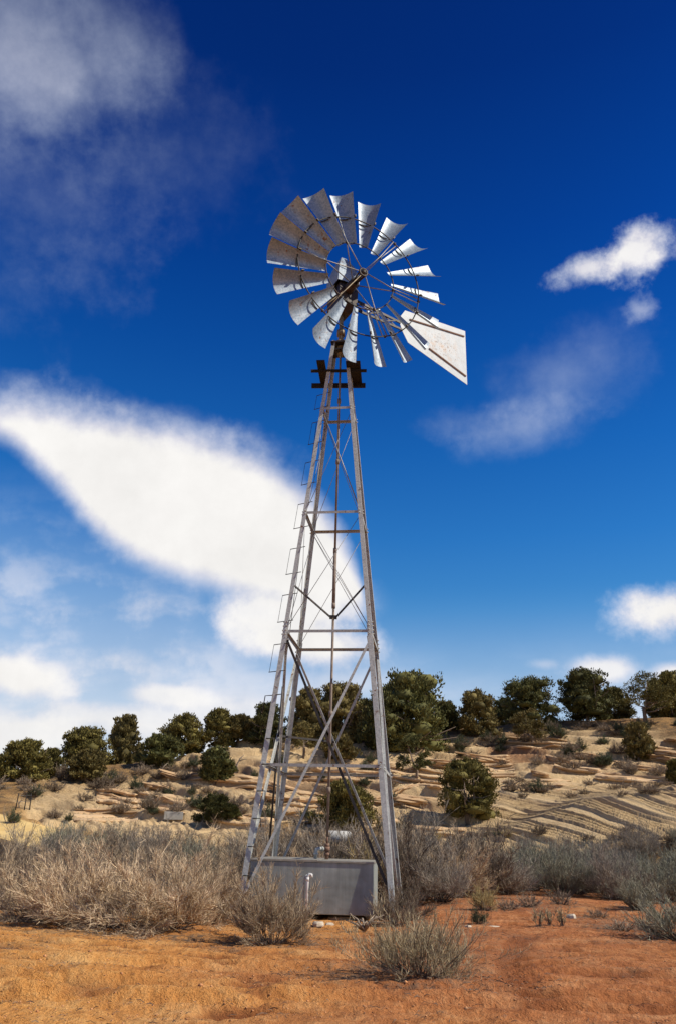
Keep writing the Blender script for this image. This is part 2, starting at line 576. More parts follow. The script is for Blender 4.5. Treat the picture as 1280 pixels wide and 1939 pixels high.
def ground_material(hill=False):
    m, b, p = new_mat('hill_rock_and_sand' if hill else 'orange_sand')
    tc = b.node('ShaderNodeTexCoord').outputs['Object']
    at = lambda n: b.node('ShaderNodeAttribute', attribute_name=n).outputs['Fac']
    big = b.noise(tc, .22, 4.0, .55)
    mid = b.noise(tc, 1.6, 6.0, .65)
    fine = b.noise(tc, 14.0, 6.0, .7)
    grit = b.noise(tc, 60.0, 3.0, .7)
    f = b.m('ADD', b.m('MULTIPLY', mid, .6), b.m('MULTIPLY', fine, .4))
    if hill:
        sand = b.ramp(f, [(.32, (.42, .215, .070)), (.5, (.58, .34, .125)), (.7, (.66, .44, .19))])
        rock = at('rock')
        sand = b.mix(b.m('MULTIPLY', at('redness'), .6), sand, (.36, .18, .075, 1))
        bed = at('bed')
        bn = b.noise(b.comb(bed, b.m('MULTIPLY', mid, .35), 0.0), 2.6, 5.0, .75)
        rockc = b.ramp(bn, [(.25, (.30, .165, .08)), (.36, (.58, .395, .215)), (.5, (.69, .485, .255)), (.75, (.77, .58, .345))])
        red = b.smooth(b.noise(tc, .13, 4.0, .6), .50, .66)
        rockc = b.mix(b.m('MULTIPLY', red, b.m('MULTIPLY', at('redness'), .75)), rockc, (.30, .13, .06, 1))
        rockc = b.mix(b.m('MULTIPLY', b.smooth(fine, .55, .85), .25), rockc, (.25, .16, .095, 1))
        col = b.mix(rock, sand, rockc)
        lit = b.m('MULTIPLY', at('litter'), b.smooth(b.m('ADD', b.m('MULTIPLY', fine, .6), b.m('MULTIPLY', mid, .5)), .42, .62))
        col = b.mix(b.m('MULTIPLY', lit, .85), col, (.10, .066, .040, 1))
        dk = b.m('MULTIPLY', b.smooth(b.noise(tc, .9, 6.0, .7), .52, .66), b.m('SUBTRACT', .6, b.m('MULTIPLY', rock, .42)))
        col = b.mix(dk, col, (.20, .105, .05, 1))
    else:
        sand = b.ramp(f, [(.34, (.45, .176, .044)), (.48, (.67, .300, .080)), (.62, (.78, .430, .152))])
        redn = b.smooth(at('red'), .25, 1.0)
        redc = b.ramp(f, [(.34, (.26, .084, .029)), (.49, (.43, .158, .055)), (.63, (.57, .262, .110))])
        col = b.mix(redn, sand, redc)
        col = b.mix(b.m('MULTIPLY', b.smooth(grit, .55, .75), .35), col, (.20, .085, .04, 1))
        col = b.mix(b.m('MULTIPLY', at('rut'), .85), col, (.21, .066, .024, 1))  # redder disturbed soil, also darkened to stand in for the ruts' weak shade
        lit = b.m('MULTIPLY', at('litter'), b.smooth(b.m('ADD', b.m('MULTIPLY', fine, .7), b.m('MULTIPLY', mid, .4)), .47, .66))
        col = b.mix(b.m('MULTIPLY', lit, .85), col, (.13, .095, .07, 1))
        damp = b.smooth(b.noise(tc, 3.4, 6.0, .75), .54, .66)
        col = b.mix(b.m('MULTIPLY', damp, .45), col, (.19, .07, .03, 1))
    b.put(p.inputs['Base Color'], col)
    b.put(p.inputs['Roughness'], .95)
    p.inputs['Specular IOR Level'].default_value = .15
    h = b.m('ADD', b.m('MULTIPLY', fine, 1.0), b.m('MULTIPLY', grit, .35))
    bump(b, p, h, .9, .14 if hill else .075)
    return m


M['ground'] = ground_material(False)
M['hill'] = ground_material(True)
M['road'] = simple_mat('packed_yellow_sand', (.56, .36, .12), (.68, .48, .19), 1.2, .95, 0, .2)


def rock_material():
    m, b, p = new_mat('banded_sandstone')
    tc = b.node('ShaderNodeTexCoord').outputs['Object']
    sep = b.node('ShaderNodeSeparateXYZ'); b.put(sep.inputs[0], tc)
    mid = b.noise(tc, 2.0, 5.0, .6)
    fine = b.noise(tc, 12.0, 5.0, .7)
    bn = b.noise(b.comb(0.0, b.m('MULTIPLY', mid, .4), b.m('MULTIPLY', sep.outputs[2], 9.0)), 1.3, 4.0, .7)
    oi = b.node('ShaderNodeObjectInfo').outputs['Random']
    c = b.ramp(bn, [(.25, (.26, .14, .065)), (.42, (.52, .335, .17)), (.7, (.70, .51, .30))])
    c = b.mix(b.m('MULTIPLY', oi, .35), c, (.38, .21, .10, 1))
    c = b.mix(b.m('MULTIPLY', b.smooth(fine, .52, .8), .35), c, (.2, .125, .075, 1))
    b.put(p.inputs['Base Color'], c)
    b.put(p.inputs['Roughness'], .95)
    bump(b, p, b.m('ADD', fine, bn), .7, .06)
    return m


M['rock'] = rock_material()


def foliage_mat(name, c0, c1, rough=.75, trans=.12, objvar=.25):
    m, b, p = new_mat(name)
    g = b.node('ShaderNodeNewGeometry').outputs['Random Per Island']
    oi = b.node('ShaderNodeObjectInfo').outputs['Random']
    tc = b.node('ShaderNodeTexCoord').outputs['Object']
    n = b.noise(tc, 2.2, 3.0, .6)
    f = b.m('ADD', b.m('MULTIPLY', g, .6), b.m('MULTIPLY', n, .4))
    col = b.ramp(f, [(.15, c0), (.75, c1)])
    v = b.m('ADD', 1 - objvar, b.m('MULTIPLY', oi, 2 * objvar))
    col = b.mix(1.0, col, b.comb(v, v, v), 'MULTIPLY')
    b.put(p.inputs['Base Color'], col)
    b.put(p.inputs['Roughness'], rough)
    p.inputs['Specular IOR Level'].default_value = .2
    if trans:
        t = b.node('ShaderNodeBsdfTranslucent')
        b.put(t.inputs[0], col)
        mx = b.node('ShaderNodeMixShader')
        mx.inputs[0].default_value = trans
        b.nt.links.new(p.outputs[0], mx.inputs[1]); b.nt.links.new(t.outputs[0], mx.inputs[2])
        b.nt.links.new(mx.outputs[0], b.nt.nodes['Material Output'].inputs[0])
    return m


M['juniper'] = foliage_mat('juniper_foliage', (.048, .042, .012), (.200, .162, .043))
M['juniper_dry'] = foliage_mat('olive_juniper_foliage', (.060, .049, .016), (.210, .160, .052))
M['pinyon'] = foliage_mat('pinyon_needles', (.028, .032, .011), (.128, .120, .036))
M['tan_twig'] = foliage_mat('tan_dry_twigs', (.25, .170, .095), (.61, .465, .305), .9, .15, .25)
M['grey_twig'] = foliage_mat('grey_brown_twigs', (.10, .073, .050), (.34, .26, .18), .9, .12, .35)
M['mauve_twig'] = foliage_mat('mauve_grey_twigs', (.13, .105, .080), (.38, .315, .245), .9, .12, .15)
M['sage_twig'] = foliage_mat('grey_green_sage', (.105, .096, .062), (.34, .315, .225), .9, .12, .2)
M['khaki_twig'] = foliage_mat('pale_khaki_sage', (.21, .160, .085), (.52, .42, .265), .9, .15, .1)
M['green_twig'] = foliage_mat('dark_green_twigs', (.035, .042, .022), (.13, .14, .075), .9, .12, .2)
M['yellow_twig'] = foliage_mat('yellow_dry_grass', (.28, .20, .085), (.55, .43, .20), .9, .15, .1)
M['stem'] = simple_mat('shrub_stem', (.07, .05, .038), (.20, .15, .11), 20, .95, 0, 0, island=.3)

# ------------------------------------------------------------------ terrain
_prof = [azel(*p) for p in [(-300, 1545), (0, 1472), (100, 1460), (210, 1448), (270, 1440), (380, 1420), (480, 1402), (560, 1392), (700, 1384), (850, 1372),
                            (1000, 1366), (1140, 1362), (1280, 1362), (1500, 1362)]]
_pa = np.array([p[0] for p in _prof]); _pe = np.array([p[1] for p in _prof])


_out = [azel(*p) for p in [(880, 1640), (930, 1590), (950, 1570), (1000, 1550), (1050, 1532), (1100, 1514), (1160, 1505), (1220, 1499), (1280, 1490), (1400, 1480), (1700, 1500)]]
_oa = np.array([p[0] for p in _out]); _oe = np.array([p[1] for p in _out])


def hill_base(az, r):
    """height of the smooth hill; az in degrees"""
    e1 = np.interp(az, _pa, _pe)
    r0 = np.interp(az, [-40, -22, -5, 5, 22, 40], [29, 27, 28, 30, 31, 32])
    r1 = np.interp(az, [-40, -22, -8, 5, 22, 40], [52, 53, 58, 62, 64, 66])
    e0 = -np.degrees(np.arctan(CAMZ / r0))
    t = np.clip((r - r0) / (r1 - r0), 0, 1)
    e = e0 + (e1 - e0) * t ** .82
    z = CAMZ + r * np.tan(np.radians(e))
    z1 = CAMZ + r1 * np.tan(np.radians(e1))
    far = r > r1
    z = np.where(far, z1 - .012 * (r - r1), z)
    z = np.where(r < r0, 0.0, z)
    # the rounded outcrop low on the right: a steep face with a shelf on top
    et = np.interp(az, _oa, _oe)
    rc = np.interp(az, [9, 12, 16, 22, 40], [36.0, 36.6, 37.2, 37.6, 38])
    cap = CAMZ + rc * np.tan(np.radians(et))
    zo = np.where(r < rc, cap - .46 * (rc - r) - .035 * np.clip(rc - r, 0, 9) ** 2, cap + .072 * (r - rc))
    k = .35
    hh = np.clip(.5 + .5 * (zo - z) / k, 0, 1)
    zm = z + (zo - z) * hh + k * hh * (1 - hh)
    z = np.where((r > 28) & (az > 8) & (az < 60), zm, z)
    fade = 1 - sstep(np.abs(az), 38, 80)
    return z * fade


def terr(t, sharp=.62):
    f = np.floor(t)
    return f + sstep(t - f, sharp, 1.0)


def gau(px, py, cx, cy, sx, sy):
    return np.exp(-(((px - cx) / sx) ** 2 + ((py - cy) / sy) ** 2))


def hill_detail(az, r):
    """height with ledges, and the masks the material reads"""
    zb = hill_base(az, r)
    x, y = r * np.sin(np.radians(az)), r * np.cos(np.radians(az))
    on = sstep(r, 27.2, 30.5) * (1 - sstep(r, 75, 100))
    # where rock is bare: broad patches broken by noise
    px, py = project(x, y, zb)
    n1 = fbm(x * .16, y * .16, 4)
    outR = gau(px, py, 1130, 1535, 260, 62)           # fine-layered outcrop low on the right
    outR2 = gau(px, py, 900, 1545, 110, 45)
    outC = gau(px, py, 560, 1500, 260, 60)
    outL = gau(px, py, 330, 1515, 190, 48)
    outL2 = gau(px, py, 190, 1540, 120, 26)
    led = gau(px, py, 1010, 1440, 340, 46)
    up = gau(px, py, 520, 1425, 200, 30)
    rock = np.clip(1.7 * (outR + outR2 + outC + outL + outL2 + .85 * led + .7 * up) + 2.0 * n1 - .20, 0, 1)
    rock = np.maximum(sstep(rock, .18, .55), sstep(outR + outR2, .25, .5)) * on
    w = fbm(x * .25 + 5, y * .25, 3) * .9
    w2 = fbm(x * .8 + 31, y * .8, 3) * .35
    mB = np.clip(outR * 1.7 + outR2 * 1.1 - .15, 0, 1) * sstep(az, 8, 11)
    calm = 1 - .92 * mB
    z = zb + calm * fbm(x * .11 + 3, y * .11, 3) * 1.1 * on * sstep(r, 30, 44) + calm * fbm(x * .5, y * .5, 3) * .14 * on
    # big ledges, nearly level, dipping a little to the right
    tA = (z + .10 * x + w) / .75
    ledge = (terr(tA, .84) - tA) * .75 * 1.15
    # cross-bedding: steep fine layers
    tB = (z + (.43 + .10 * fbm(x * .12, y * .12 + 50, 2)) * x + w2 * .30 + w * .05) / .22
    tB = tB + 2.2 * fbm(tB * .42, tB * 0 + 4, 3)
    fineB = (terr(tB, .70) - tB) * .22 * (.25 + 2.0 * np.clip(fbm(x * .45 + 3, tB * .5 + 7, 3) + .30, 0, 1))
    mC = np.clip(outC + outL * .9, 0, 1)
    tC = (z - .12 * x + w * 1.2) / .42
    fineC = (terr(tC, .75) - tC) * .42
    tD = (z + .24 * x + w2 * .8 + .15 * w) / .15
    fineD = (terr(tD, .7) - tD) * .15
    big = rock * (1 - mB) * .9
    z = z + .7 * big * ledge + rock * mB * 1.45 * fineB + rock * mC * .6 * fineC + rock * (1 - .85 * mB) * 1.0 * fineD
    z = z + on * (1 - .7 * mB) * fbm(x * 2.2, y * 2.2, 3) * .05
    # loose sand pockets smooth things over
    bed = np.where(mB > .4, tB * .215 * 1.3, tA * .75) * 2.2
    red = np.clip(gau(px, py, 950, 1425, 420, 75) + gau(px, py, 640, 1440, 200, 40) * .8, 0, 1)
    lit = np.clip(.70 + 2.2 * fbm(x * .25 + 40, y * .25 + 7, 4), 0, 1) * (1 - .95 * rock) * on
    lit = np.clip(lit + .5 * gau(px, py, 120, 1480, 260, 40) + .4 * sstep(r, 55, 62), 0, 1)
    return z, rock, bed, lit, red


TYRE = np.array([at_z(*p, 0)[:2] for p in [(985, 1775), (965, 1800), (963, 1825), (975, 1850), (992, 1878), (1015, 1905)]])


def poly_dist(x, y, P):
    best = np.full(x.shape, 1e9)
    along = np.zeros(x.shape)
    acc = 0
    for a, c in zip(P[:-1], P[1:]):
        d = c - a
        L = np.hypot(*d)
        t = np.clip(((x - a[0]) * d[0] + (y - a[1]) * d[1]) / L ** 2, 0, 1)
        qx, qy = x - a[0] - t * d[0], y - a[1] - t * d[1]
        s = np.sign(d[0] * (y - a[1]) - d[1] * (x - a[0]))
        dd = np.hypot(qx, qy)
        k = dd < np.abs(best)
        best = np.where(k, dd * s, best)
        along = np.where(k, acc + t * L, along)
        acc += L
    return best, along


def ground_z(x, y, want_rut=False):
    """near ground: sand with ruts, wheel marks, scuffs"""
    r = np.hypot(x, y)
    fade = 1 - sstep(r, 22, 27)
    z = fbm(x * .25, y * .25, 3) * .16 * fade
    z = z + fbm(x * 1.3 + 3, y * 1.3, 4) * .036 * fade
    near = 1 - sstep(r, 15, 24)
    z = z + fbm(x * 5 + 9, y * 6, 3) * .036 * near
    # scuffs: short ridges along x, as tyres and hooves leave
    z = z - np.clip(fbm(x * 1.8 + 8, y * 5.5 + 2, 4) - .05, 0, 1) * .22 * near + fbm(x * 13, y * 15, 2) * .014 * near
    # ruts of the track running across the bottom of the picture
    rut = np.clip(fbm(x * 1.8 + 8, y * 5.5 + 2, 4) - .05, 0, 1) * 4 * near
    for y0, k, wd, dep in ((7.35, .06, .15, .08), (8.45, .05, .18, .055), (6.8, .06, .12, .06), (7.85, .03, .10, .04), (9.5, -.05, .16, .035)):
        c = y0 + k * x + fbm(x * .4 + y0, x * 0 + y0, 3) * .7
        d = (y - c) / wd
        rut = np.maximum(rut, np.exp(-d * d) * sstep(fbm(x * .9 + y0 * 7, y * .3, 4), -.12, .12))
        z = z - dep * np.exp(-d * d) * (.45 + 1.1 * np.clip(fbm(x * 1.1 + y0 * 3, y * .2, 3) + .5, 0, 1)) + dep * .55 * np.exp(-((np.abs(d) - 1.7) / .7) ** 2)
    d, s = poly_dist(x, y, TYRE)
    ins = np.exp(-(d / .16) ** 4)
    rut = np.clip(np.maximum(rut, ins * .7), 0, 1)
    z = z - ins * (.020 + .012 * (np.sin(s * 2 * math.pi / .09) > 0)) - .018 * np.exp(-((d - .17) / .05) ** 2) * (.4 + 1.2 * fbm(s * 3, s * 0 + 3, 2))
    if want_rut: return z, rut
    return z


def surf_z(x, y):
    """height of whatever ground there is at x, y"""
    x, y = np.atleast_1d(np.asarray(x, float)), np.atleast_1d(np.asarray(y, float))
    r = np.hypot(x, y)
    az = np.degrees(np.arctan2(x, y))
    out = np.empty(r.shape)
    n = r < 27
    if n.any(): out[n] = ground_z(x[n], y[n])
    if not n.all(): out[~n] = hill_detail(az[~n], r[~n])[0]
    return out


def hit(px, py, after=8.0):
    """first point of the ground on the sight line of a photograph pixel"""
    d = ray(px, py)
    d = d / math.hypot(d[0], d[1])
    rr = np.arange(after, 90, .5)
    k = np.nonzero(CAMZ + d[2] * rr <= surf_z(d[0] * rr, d[1] * rr))[0]
    if len(k):
        rr = np.arange(max(rr[k[0]] - .5, after), rr[k[0]] + .05, .04)
    x, y, z = d[0] * rr, d[1] * rr, CAMZ + d[2] * rr
    g = surf_z(x, y)
    k = np.nonzero(z <= g)[0]
    if len(k) == 0:
        az = math.degrees(math.atan2(d[0], d[1]))
        r = 64.0
        x, y = d[0] * r, d[1] * r
        return np.array([x, y, float(surf_z(np.array([x]), np.array([y]))[0])])
    k = k[0]
    return np.array([x[k], y[k], g[k]])


def grid_faces(nr, na, wrap):
    i = np.arange(nr - 1)[:, None]
    nj = na if wrap else na - 1
    j = np.arange(nj)[None, :]
    j2 = (j + 1) % na
    return np.stack([i * na + j, i * na + j2, (i + 1) * na + j2, (i + 1) * na + j], -1).reshape(-1, 4)[:, ::-1]


def build_terrain(shrub_xy):
    azf = np.concatenate([np.linspace(-180, -40, 57)[:-1], np.linspace(-40, -25, 60)[:-1], np.linspace(-25, 25, 720)[:-1], np.linspace(25, 40, 60)[:-1],
                          np.linspace(40, 180, 57)[:-1]])
    # ---- near ground
    rr = np.concatenate([[.02, .5, 1.5, 3, 4, 5], np.arange(5.5, 10, .028), np.arange(10, 16, .05), np.arange(16, 27.01, .25)])
    rr[-1] = 27.0
    A, Rr = np.meshgrid(azf, rr)
    x, y = Rr * np.sin(np.radians(A)), Rr * np.cos(np.radians(A))
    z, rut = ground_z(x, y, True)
    red = np.clip(.5 + .5 * np.clip((x + 1.0) / 3, -1, 1) * (y < 40) + .8 * fbm(x * .4 + 2, y * .4, 4), 0, 1)
    lit = np.zeros_like(x)
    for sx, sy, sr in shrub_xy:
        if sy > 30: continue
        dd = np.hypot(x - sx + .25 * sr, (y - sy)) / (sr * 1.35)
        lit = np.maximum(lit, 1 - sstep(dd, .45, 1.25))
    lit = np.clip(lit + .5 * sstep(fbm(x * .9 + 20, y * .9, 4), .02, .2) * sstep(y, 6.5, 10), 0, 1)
    V = np.stack([x, y, z], -1).reshape(-1, 3)
    F = grid_faces(len(rr), len(azf), True)
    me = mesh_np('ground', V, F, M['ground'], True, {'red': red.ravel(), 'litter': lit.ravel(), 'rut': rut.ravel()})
    tag(link('ground', me), 'rutted orange sand around the windmill', 'ground', None, 'structure')
    # ---- hill
    rr = np.concatenate([np.arange(27, 30, .3), np.arange(30, 38, .05), np.arange(38, 48, .095), np.arange(48, 66, .14), np.arange(66, 100, 1.5), [110, 140, 200, 320, 600, 1200, 2600, 5000]])
    A, Rr = np.meshgrid(azf, rr)
    x, y = Rr * np.sin(np.radians(A)), Rr * np.cos(np.radians(A))
    z, rock, bed, lit, redn = hill_detail(A, Rr)
    V = np.stack([x, y, z], -1).reshape(-1, 3)
    F = grid_faces(len(rr), len(azf), True)
    c = V[F].mean(1)
    px, py = project(c[:, 0], c[:, 1], c[:, 2])
    t0 = 1541 + .27 * px
    road = (px > -700) & (px < 200) & (py > t0) & (py < t0 + 46) & (np.hypot(c[:, 0], c[:, 1]) < 60) & (c[:, 1] > 10)
    at = {'rock': rock.ravel(), 'bed': bed.ravel(), 'litter': lit.ravel(), 'redness': redn.ravel()}
    me = mesh_np('hillside', V, F[~road], M['hill'], True, at)
    tag(link('hillside', me), 'sandstone hillside behind the windmill', 'hill', None, 'structure')
    # the road: same sheet, graded smooth
    fr = F[road]
    idx, inv = np.unique(fr, return_inverse=True)
    Vr = V[idx].copy()
    me = mesh_np('dirt_road', Vr, inv.reshape(-1, 4), M['road'], True)
    tag(link('dirt_road', me), 'pale yellow dirt road on the left', 'road', None, 'structure')


# ------------------------------------------------------------------ windmill
X0, DY = -.036, 15.0
TH = R(-7.23)
APEX, KW = 12.26, .0968
LV = {1: 2.23, 2: 4.53, 3: 6.89, 4: 9.27}
CT, ST = math.cos(TH), math.sin(TH)
AXX = np.array([CT, ST, 0.0])           # tower's own right
AXY = np.array([-ST, CT, 0.0])          # tower's own back
SG = {'FL': (-1, -1), 'FR': (1, -1), 'RL': (-1, 1), 'RR': (1, 1)}


def corner(k, z, out=.04):
    hw = KW * (APEX - z) + out
    sx, sy = SG[k]
    return np.array([X0, DY, z]) + AXX * sx * hw + AXY * sy * hw


def build_windmill():
    base = np.array([X0, DY, 0.0])
    root = empty('windmill', base)
    tag(root, 'tall galvanized farm windmill with slatted wheel and white tail on a lattice tower', 'windmill')

    def child(mb, name, mat, parent=root):
        o = mb.build(name, mat, parent)
        if parent is root:
            o.matrix_parent_inverse = Matrix.Translation(-base)
        return o

    # legs: steel angles, spliced, bolts at the girts
    for k, (sx, sy) in SG.items():
        b = MB()
        a, c = -AXX * sx, -AXY * sy
        zs = [-.25, LV[1], LV[2] + .12, LV[3], LV[4] + .12, 10.95]
        for z0, z1, w in ((-.25, LV[2] + .14, .088), (LV[2] - .02, LV[4] + .14, .078), (LV[4] - .02, 11.0, .074)):
            o = .04 + (.004 if z0 > LV[2] - .1 and z0 < LV[3] else 0.0)
            b.angle(corner(k, z0, o), corner(k, z1, o), w, .008, a, c)
        for z in (LV[1], LV[2], LV[3], LV[4]):
            for dz in ((-.03, .03) if z != LV[2] else (-.05, .02, .10, .17)):
                p = corner(k, z + dz) + a * .05 - c * .004
                b.tube([p, p - c * .022], .013, 6)
                p = corner(k, z + dz) + c * .05 - a * .004
                b.tube([p, p - a * .022], .013, 6)
        child(b, 'tower_leg', M['leg'])
    # girts
    faces = (('FL', 'FR'), ('RL', 'RR'), ('FL', 'RL'), ('FR', 'RR'))
    inward = {('FL', 'FR'): AXY, ('RL', 'RR'): -AXY, ('FL', 'RL'): AXX, ('FR', 'RR'): -AXX}
    for z in LV.values():
        for f in faces:
            b = MB()
            i = inward[f]
            p, q = corner(f[0], z, .028), corner(f[1], z, .028)
            d = (q - p) / np.linalg.norm(q - p)
            ov = .025
            b.angle(p + d * ov + np.array([0, 0, .024]), q - d * ov + np.array([0, 0, .024]), .05, .006, (0, 0, -1), i)
            child(b, 'girt', M['girt'])
    # big cross braces of the two lower bays (angles), foot to second girt
    for f in faces:
        i = inward[f]
        for n, (a, c) in enumerate(((f[0], f[1]), (f[1], f[0]))):
            b = MB()
            o = .01 - .02 * n if n else .048
            p, q = corner(a, LV[2] - .06, .03) + i * o, corner(c, .15, .03) + i * o
            d = (q - p) / np.linalg.norm(q - p)
            p, q = p + d * .03, q - d * .03
            side = np.cross(d, i)
            if n == 0:
                b.angle(p, q, .044, .006, i, side)
            else:
                b.angle(p, q, .044, .006, side, i)
            child(b, 'cross_brace', M['dark_steel'] if n == 0 and f == ('FL', 'FR') else M['leg'])  # one front brace gets darker steel in place of its flange's shade
    # tie between the crossings of the left and rear braces
    def crossing(f):
        p0, p1 = corner(f[0], LV[2], .03), corner(f[1], .15, .03)
        q0, q1 = corner(f[1], LV[2], .03), corner(f[0], .15, .03)
        A = np.stack([p1 - p0, q0 - q1], 1)
        t = np.linalg.lstsq(A, q0 - p0, rcond=None)[0]
        return p0 + (p1 - p0) * t[0]
    b = MB()
    cl, cr_ = crossing(('FL', 'RL')), crossing(('RL', 'RR'))
    b.bar(cl, cr_, .035, .035, (0, 0, 1))
    child(b, 'tie_bar', M['dark_steel'])
    # thin rods of the upper bays
    for lo, hi in ((2, 3), (3, 4)):
        for f in faces:
            i = inward[f]
            for n, (a, c) in enumerate(((f[0], f[1]), (f[1], f[0]))):
                b = MB()
                thick = .011 if (lo == 3 and f == ('FL', 'FR') and n == 0) else .0055
                p = corner(a, LV[hi] - .05, .0) + i * .02 * n
                q = corner(c, LV[lo] + .06, .0) + i * .02 * n
                b.tube([p, q], thick, 6)
                if n == 0 and f == ('RL', 'RR') and lo == 2:
                    b.tube([p + np.array([0, 0, .0]), q + np.array([0, 0, .16])], .005, 6)
                child(b, 'brace_rod', M['wire'])
    # pump rod down the middle with couplings, well guide struts
    b = MB()
    c0 = np.array([X0, DY, 0])
    zt = 11.9
    b.tube([c0 + (0, 0, 1.15), c0 + (0, 0, 5.2)], .023, 8)
    b.tube([c0 + (0, 0, 5.15), c0 + (0, 0, 6.35)], .033, 8)
    b.tube([c0 + (0, 0, 6.3), c0 + (0, 0, zt)], .022, 8)
    for z in (1.9, 3.2, 5.2, 6.3, 8.2, 9.6):
        b.tube([c0 + (0, 0, z - .05), c0 + (0, 0, z + .05)], .036, 8)
    child(b, 'pump_rod', M['rod_wood'])
    for k, px in (('FL', (561, 1111)), ('FR', (687, 1111))):
        z = 5.42
        p = corner(k, z, .0)
        q = c0 + np.array([0, 0, 4.98]) + AXX * (-.05 if k == 'FL' else .05)
        b = MB()
        b.bar(p, q, .032, .02, (0, 0, 1))
        child(b, 'guide_strut', M['dark_steel'])
    for yo in (-.05, .05):
        b = MB()
        b.bar(c0 + (-.07, yo, 4.98), c0 + (.07, yo, 4.98), .05, .02, (0, 0, 1))
        child(b, 'rod_guide', M['dark_steel'])
    # furl rod at the left, inside the tower
    b = MB()
    p0 = at_y(536, 1300, 15.15); p1 = at_y(511, 1594, 15.15)
    d = (p1 - p0) / (p1 - p0)[2]
    b.tube([p0 + d * (9.9 - p0[2]) * .0 + (p0 - p0), p1, ], .018, 8)
    b.tube([p0, at_y(600, 800, 15.05)], .006, 6)
    child(b, 'furl_rod', M['dark_steel'])
    # ladder: staple steps on the front left leg, tall loops joined by a wire
    b0 = np.array([X0, DY, 0])
    for ya, yb in ((745, 771), (797, 838), (873, 915), (952, 998), (1037, 1085), (1125, 1176), (1219, 1271), (1316, 1370)):
        b = MB()
        def zof(py):
            lo, hi = 0.0, 12.0
            for _ in range(40):
                m = (lo + hi) / 2
                u, v = project(*corner('FL', m))
                if v > py: lo = m
                else: hi = m
            return lo
        za, zb = zof(ya), zof(yb)
        pts = []
        L = .21
        o = -AXX * .93 + AXY * .36
        for z in (za, zb):
            c = corner('FL', z) + AXY * .03
            i_ = c - o * .17 + np.array([0, 0, .01])
            e_ = c + o * (L - .06)
            pts.append((i_, c, e_))
        if ya == 1316:
            b.tube([pts[0][0], pts[0][1], pts[0][2], pts[0][2] + (pts[1][2] - pts[0][2]) * .6], .009, 5)
        else:
            b.tube([pts[0][0], pts[0][2]], .0075, 5)
            b.tube([pts[1][0], pts[1][2] + o * .01], .0075, 5)
            b.tube([pts[0][2], pts[1][2]], .004, 5)
        child(b, 'ladder_step', M['dark_steel'])
    for z in np.arange(.55, 3.0, .42):
        b = MB()
        c = corner('FL', z)
        i_ = AXX
        b.tube([c + AXX * .02 - AXY * .01, c + AXX * .16 - AXY * .03, c + AXX * .16 - AXY * .03 + (0, 0, -.13)], .009, 5)
        child(b, 'ladder_step', M['dark_steel'])
    # platform near the top
    PZ = 10.2
    for yo, w in ((-.22, .06), (.38, .11)):
        b = MB()
        p = np.array([X0, DY, PZ]) + np.array([-.60, yo + .04, 0]); q = np.array([X0, DY, PZ]) + np.array([.55, yo - .03, 0])
        b.bar(p, q, .05 if yo < 0 else .10, .05, (0, 0, 1))
        child(b, 'platform_beam', M['wood_dark'])
    for x, wd, y0, y1 in ((-.36, .17, -.48, .50), (.30, .30, -.47, .56)):
        b = MB()
        c = np.array([X0, DY, PZ + .07 if x < 0 else PZ + .075])
        b.bar(c + (x - .04, y0, 0), c + (x + .04, y1, 0), wd, .035, (1, 0, 0))
        child(b, 'platform_board', M['wood_dark'])
    # cap plates where the legs meet
    b = MB()
    for z, hw in ((10.95, .19), (10.78, .17)):
        c = np.array([X0, DY, z])
        b.bar(c - AXX * hw, c + AXX * hw, hw * 2, .03, AXY)
    for sx, sy in SG.values():
        c = np.array([X0, DY, 10.87]) + AXX * sx * .15 + AXY * sy * .15
        b.bar(c + (0, 0, -.10), c + (0, 0, .10), .05, .05, AXX)
    child(b, 'tower_cap', M['cast'])
    # mast pipe
    b = MB()
    b.tube([c0 + (0, 0, 10.7), c0 + (0, 0, 11.25), c0 + (0, 0, 11.3), c0 + (0, 0, 12.0)], [.06, .055, .045, .045], 12)
    b.tube([c0 + (0, 0, 11.2), c0 + (0, 0, 11.34)], .085, 12)
    b.tube([c0 + (0, 0, 11.0), c0 + (0, 0, 11.06)], .10, 12)
    child(b, 'mast', M['mast'])

    # ---- head: wheel axis
    PHI = .465
    n = np.array([math.sin(PHI), -math.cos(PHI), 0.0])
    r = np.array([math.cos(PHI), math.sin(PHI), 0.0])
    u = np.array([0, 0, 1.0])
    ZC = 12.218
    C = np.array([X0, DY, ZC]) + .5 * n
    Wm = Matrix(((r[0], u[0], n[0], C[0]), (r[1], u[1], n[1], C[1]), (r[2], u[2], n[2], C[2]), (0, 0, 0, 1)))

    def P(R_, t, a): return np.array([R_ * math.cos(t), R_ * math.sin(t), a])

    b = MB()                                  # hub: front ring, rear spider, shaft
    ring = [P(.088, t, .47) for t in np.linspace(0, 2 * math.pi, 21)[:-1]]
    b.tube(ring, .021, 8, closed=True)
    b.tube([P(0, 0, -.5), P(0, 0, .50)], .033, 12)
    b.tube([P(0, 0, .44), P(0, 0, .50)], .05, 12)
    b.tube([P(0, 0, -.04), P(0, 0, .10)], .10, 12)
    for t in np.linspace(0, 2 * math.pi, 7)[:-1]:
        b.tube([P(.02, t, .47), P(.09, t, .47)], .014, 6)
        b.tube([P(.05, t, .10), P(.085, t, .46)], .02, 6)
    wheel = b.build('wheel', M['cast'], root)
    wheel.matrix_parent_inverse = Matrix.Translation(-base)
    wheel.matrix_basis = Wm
    T0 = 2.0785
    # blades: curved sheet steel, one mesh, eighteen copies
    NU, NV = 9, 7
    vs = []
